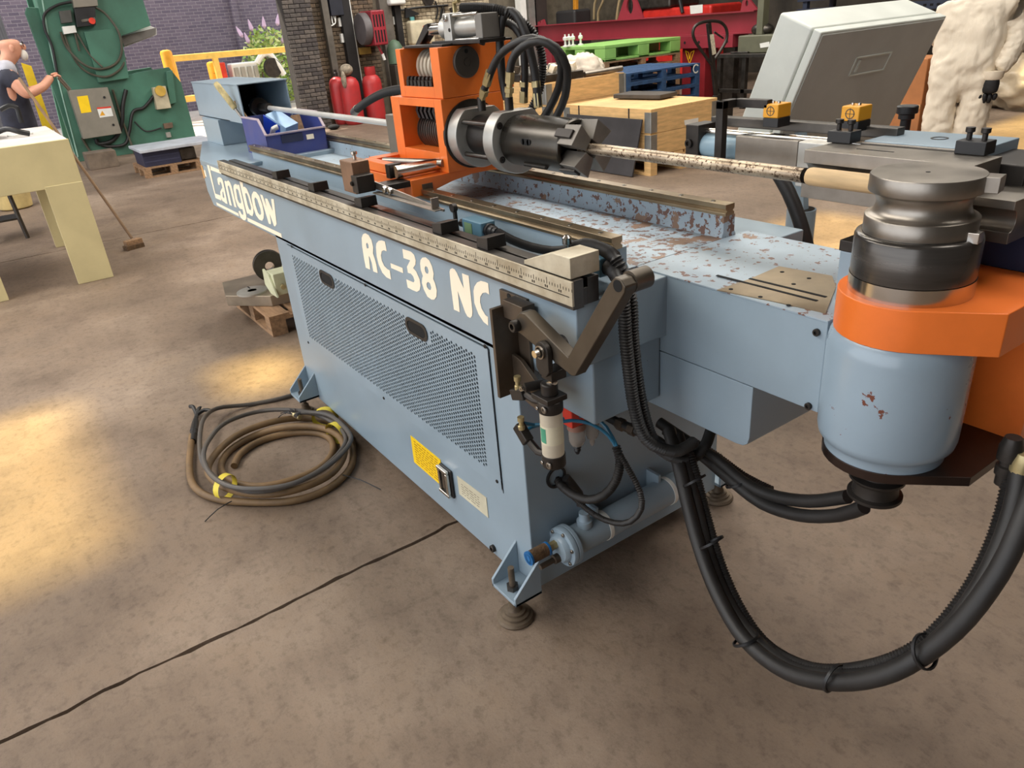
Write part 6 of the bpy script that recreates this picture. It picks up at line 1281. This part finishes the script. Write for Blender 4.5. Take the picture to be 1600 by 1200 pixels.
for x_ in (fx0 + .35, fx1 - .35): MB().lathe((x_, 13.15, .3), (0, 1, 0), [(.1, 0), (.3, 0), (.3, .25), (.1, .25)], 24).build('wheel', RUBBER, fk)
for x_ in (fx0 - .55, fx0 - .25): MB().box(x_, x_ + .12, 13.3, 13.45, 0, 3).build('mast', STEELD, fk, .01)
STR = mat('webbing_strap', (160, 140, 104), .8)
sx = on(920, 25, y=13.0).x
tag(MB().tube([(sx - .05, 13.2, 1.5), (sx, 13.2, 1.85), (sx + .18, 13.2, 2.02), (sx + .3, 13.2, 1.9), (sx + .12, 13.2, 1.65), (sx + .1, 13.2, 1.45)], .03, 6).build('lifting_strap', STR), 'beige webbing strap looped over the red forklift mast', 'strap')
tag(MB().tube([(sx + .75, 13.2, 1.4), (sx + .85, 13.2, 1.8), (sx + 1.05, 13.2, 2.2)], .035, 6).build('lifting_strap', STR), 'beige webbing strap hanging straight behind the lifting beam', 'strap')
ox_ = on(896, 20, y=12.6); tag(MB().bar((ox_.x, 12.6, 0), (ox_.x + .12, 12.6, 2.4), .11, .08, (0, 1, 0)).build('orange_bar', mat('ochre_orange_bar', (206, 138, 40), .5), None, .006), 'upright ochre orange steel bar behind the red beam', 'bar')
for px, m_, w_ in ((815, WHITEP, .16), (829, ALU, .2), (842, mat('dark_brown_column', (52, 42, 38), .7), .34)):
    p = on(px, 30, x=-15.2); tag(MB().box(-15.3, -15.1, p.y - w_ / 2, p.y + w_ / 2, 0, 3.2).build('trim_6', m_), kind='structure')
p = on(880, 25, y=11.8); ctag(MB().box(p.x - .3, p.x + .4, 11.8, 12.3, 0, 1.75), 'black_compressor', mat('black_machine', (38, 36, 36), .6), 'dark machine cabinet behind the end of the red beam', 'cabinet', bev=.06)
# cardboard box, sheeted machine, trolley behind the coverall
cbx = thing('cardboard_box', (-4.4, 7.2, 0), 'tall brown cardboard box standing between console and coverall', 'box')
A = on(1425, 130, y=7.4); CARD = mat('brown_cardboard', (172, 112, 66), .75, var=.12, vs_=4)
MB().box(A.x - .28, A.x + .12, 7.4, 7.8, 0, 1.06).build('carton', CARD, cbx, .01); MB().box(A.x - .28, A.x + .12, 7.385, 7.4, .62, .66).build('tape_strip', mat('tan_tape', (196, 150, 104), .4), cbx)
sh = thing('sheeted_machine', (-4.0, 12.2, 0), 'low machine covered by a crumpled dirty plastic sheet behind the coverall', 'covered machine')
p0 = on(1585, 150, y=12.0)
o = MB().sphere((p0.x + .5, 12.3, .32), 1.15, .7, .46, 24, 14).build('plastic_sheet', mat('dirty_plastic_sheet', (172, 156, 132), .35, var=.15, vs_=3, bump=.8, bs=6), sh); md = o.modifiers.new('s', 'SUBSURF'); md.levels = md.render_levels = 2; md = o.modifiers.new('d', 'DISPLACE'); md.texture = tx; md.strength = .18
MB().box(p0.x - .1, p0.x + 1.8, 12.7, 13.4, .1, 1.35).build('dark_drum', mat('brown_black_machine', (60, 48, 40), .4, var=.3, vs_=4), sh, .1); MB().bar((p0.x - .25, 12.4, .75), (p0.x + 1.2, 12.2, .55), .14, .14).build('sheet_roll', BROWNST, sh, .03)
MB().lathe((p0.x - .42, 11.6, .16), (1, -.3, 0), [(.04, 0), (.15, 0), (.15, .07), (.04, .07)], 20).build('trolley_wheel', RUBBER, sh)
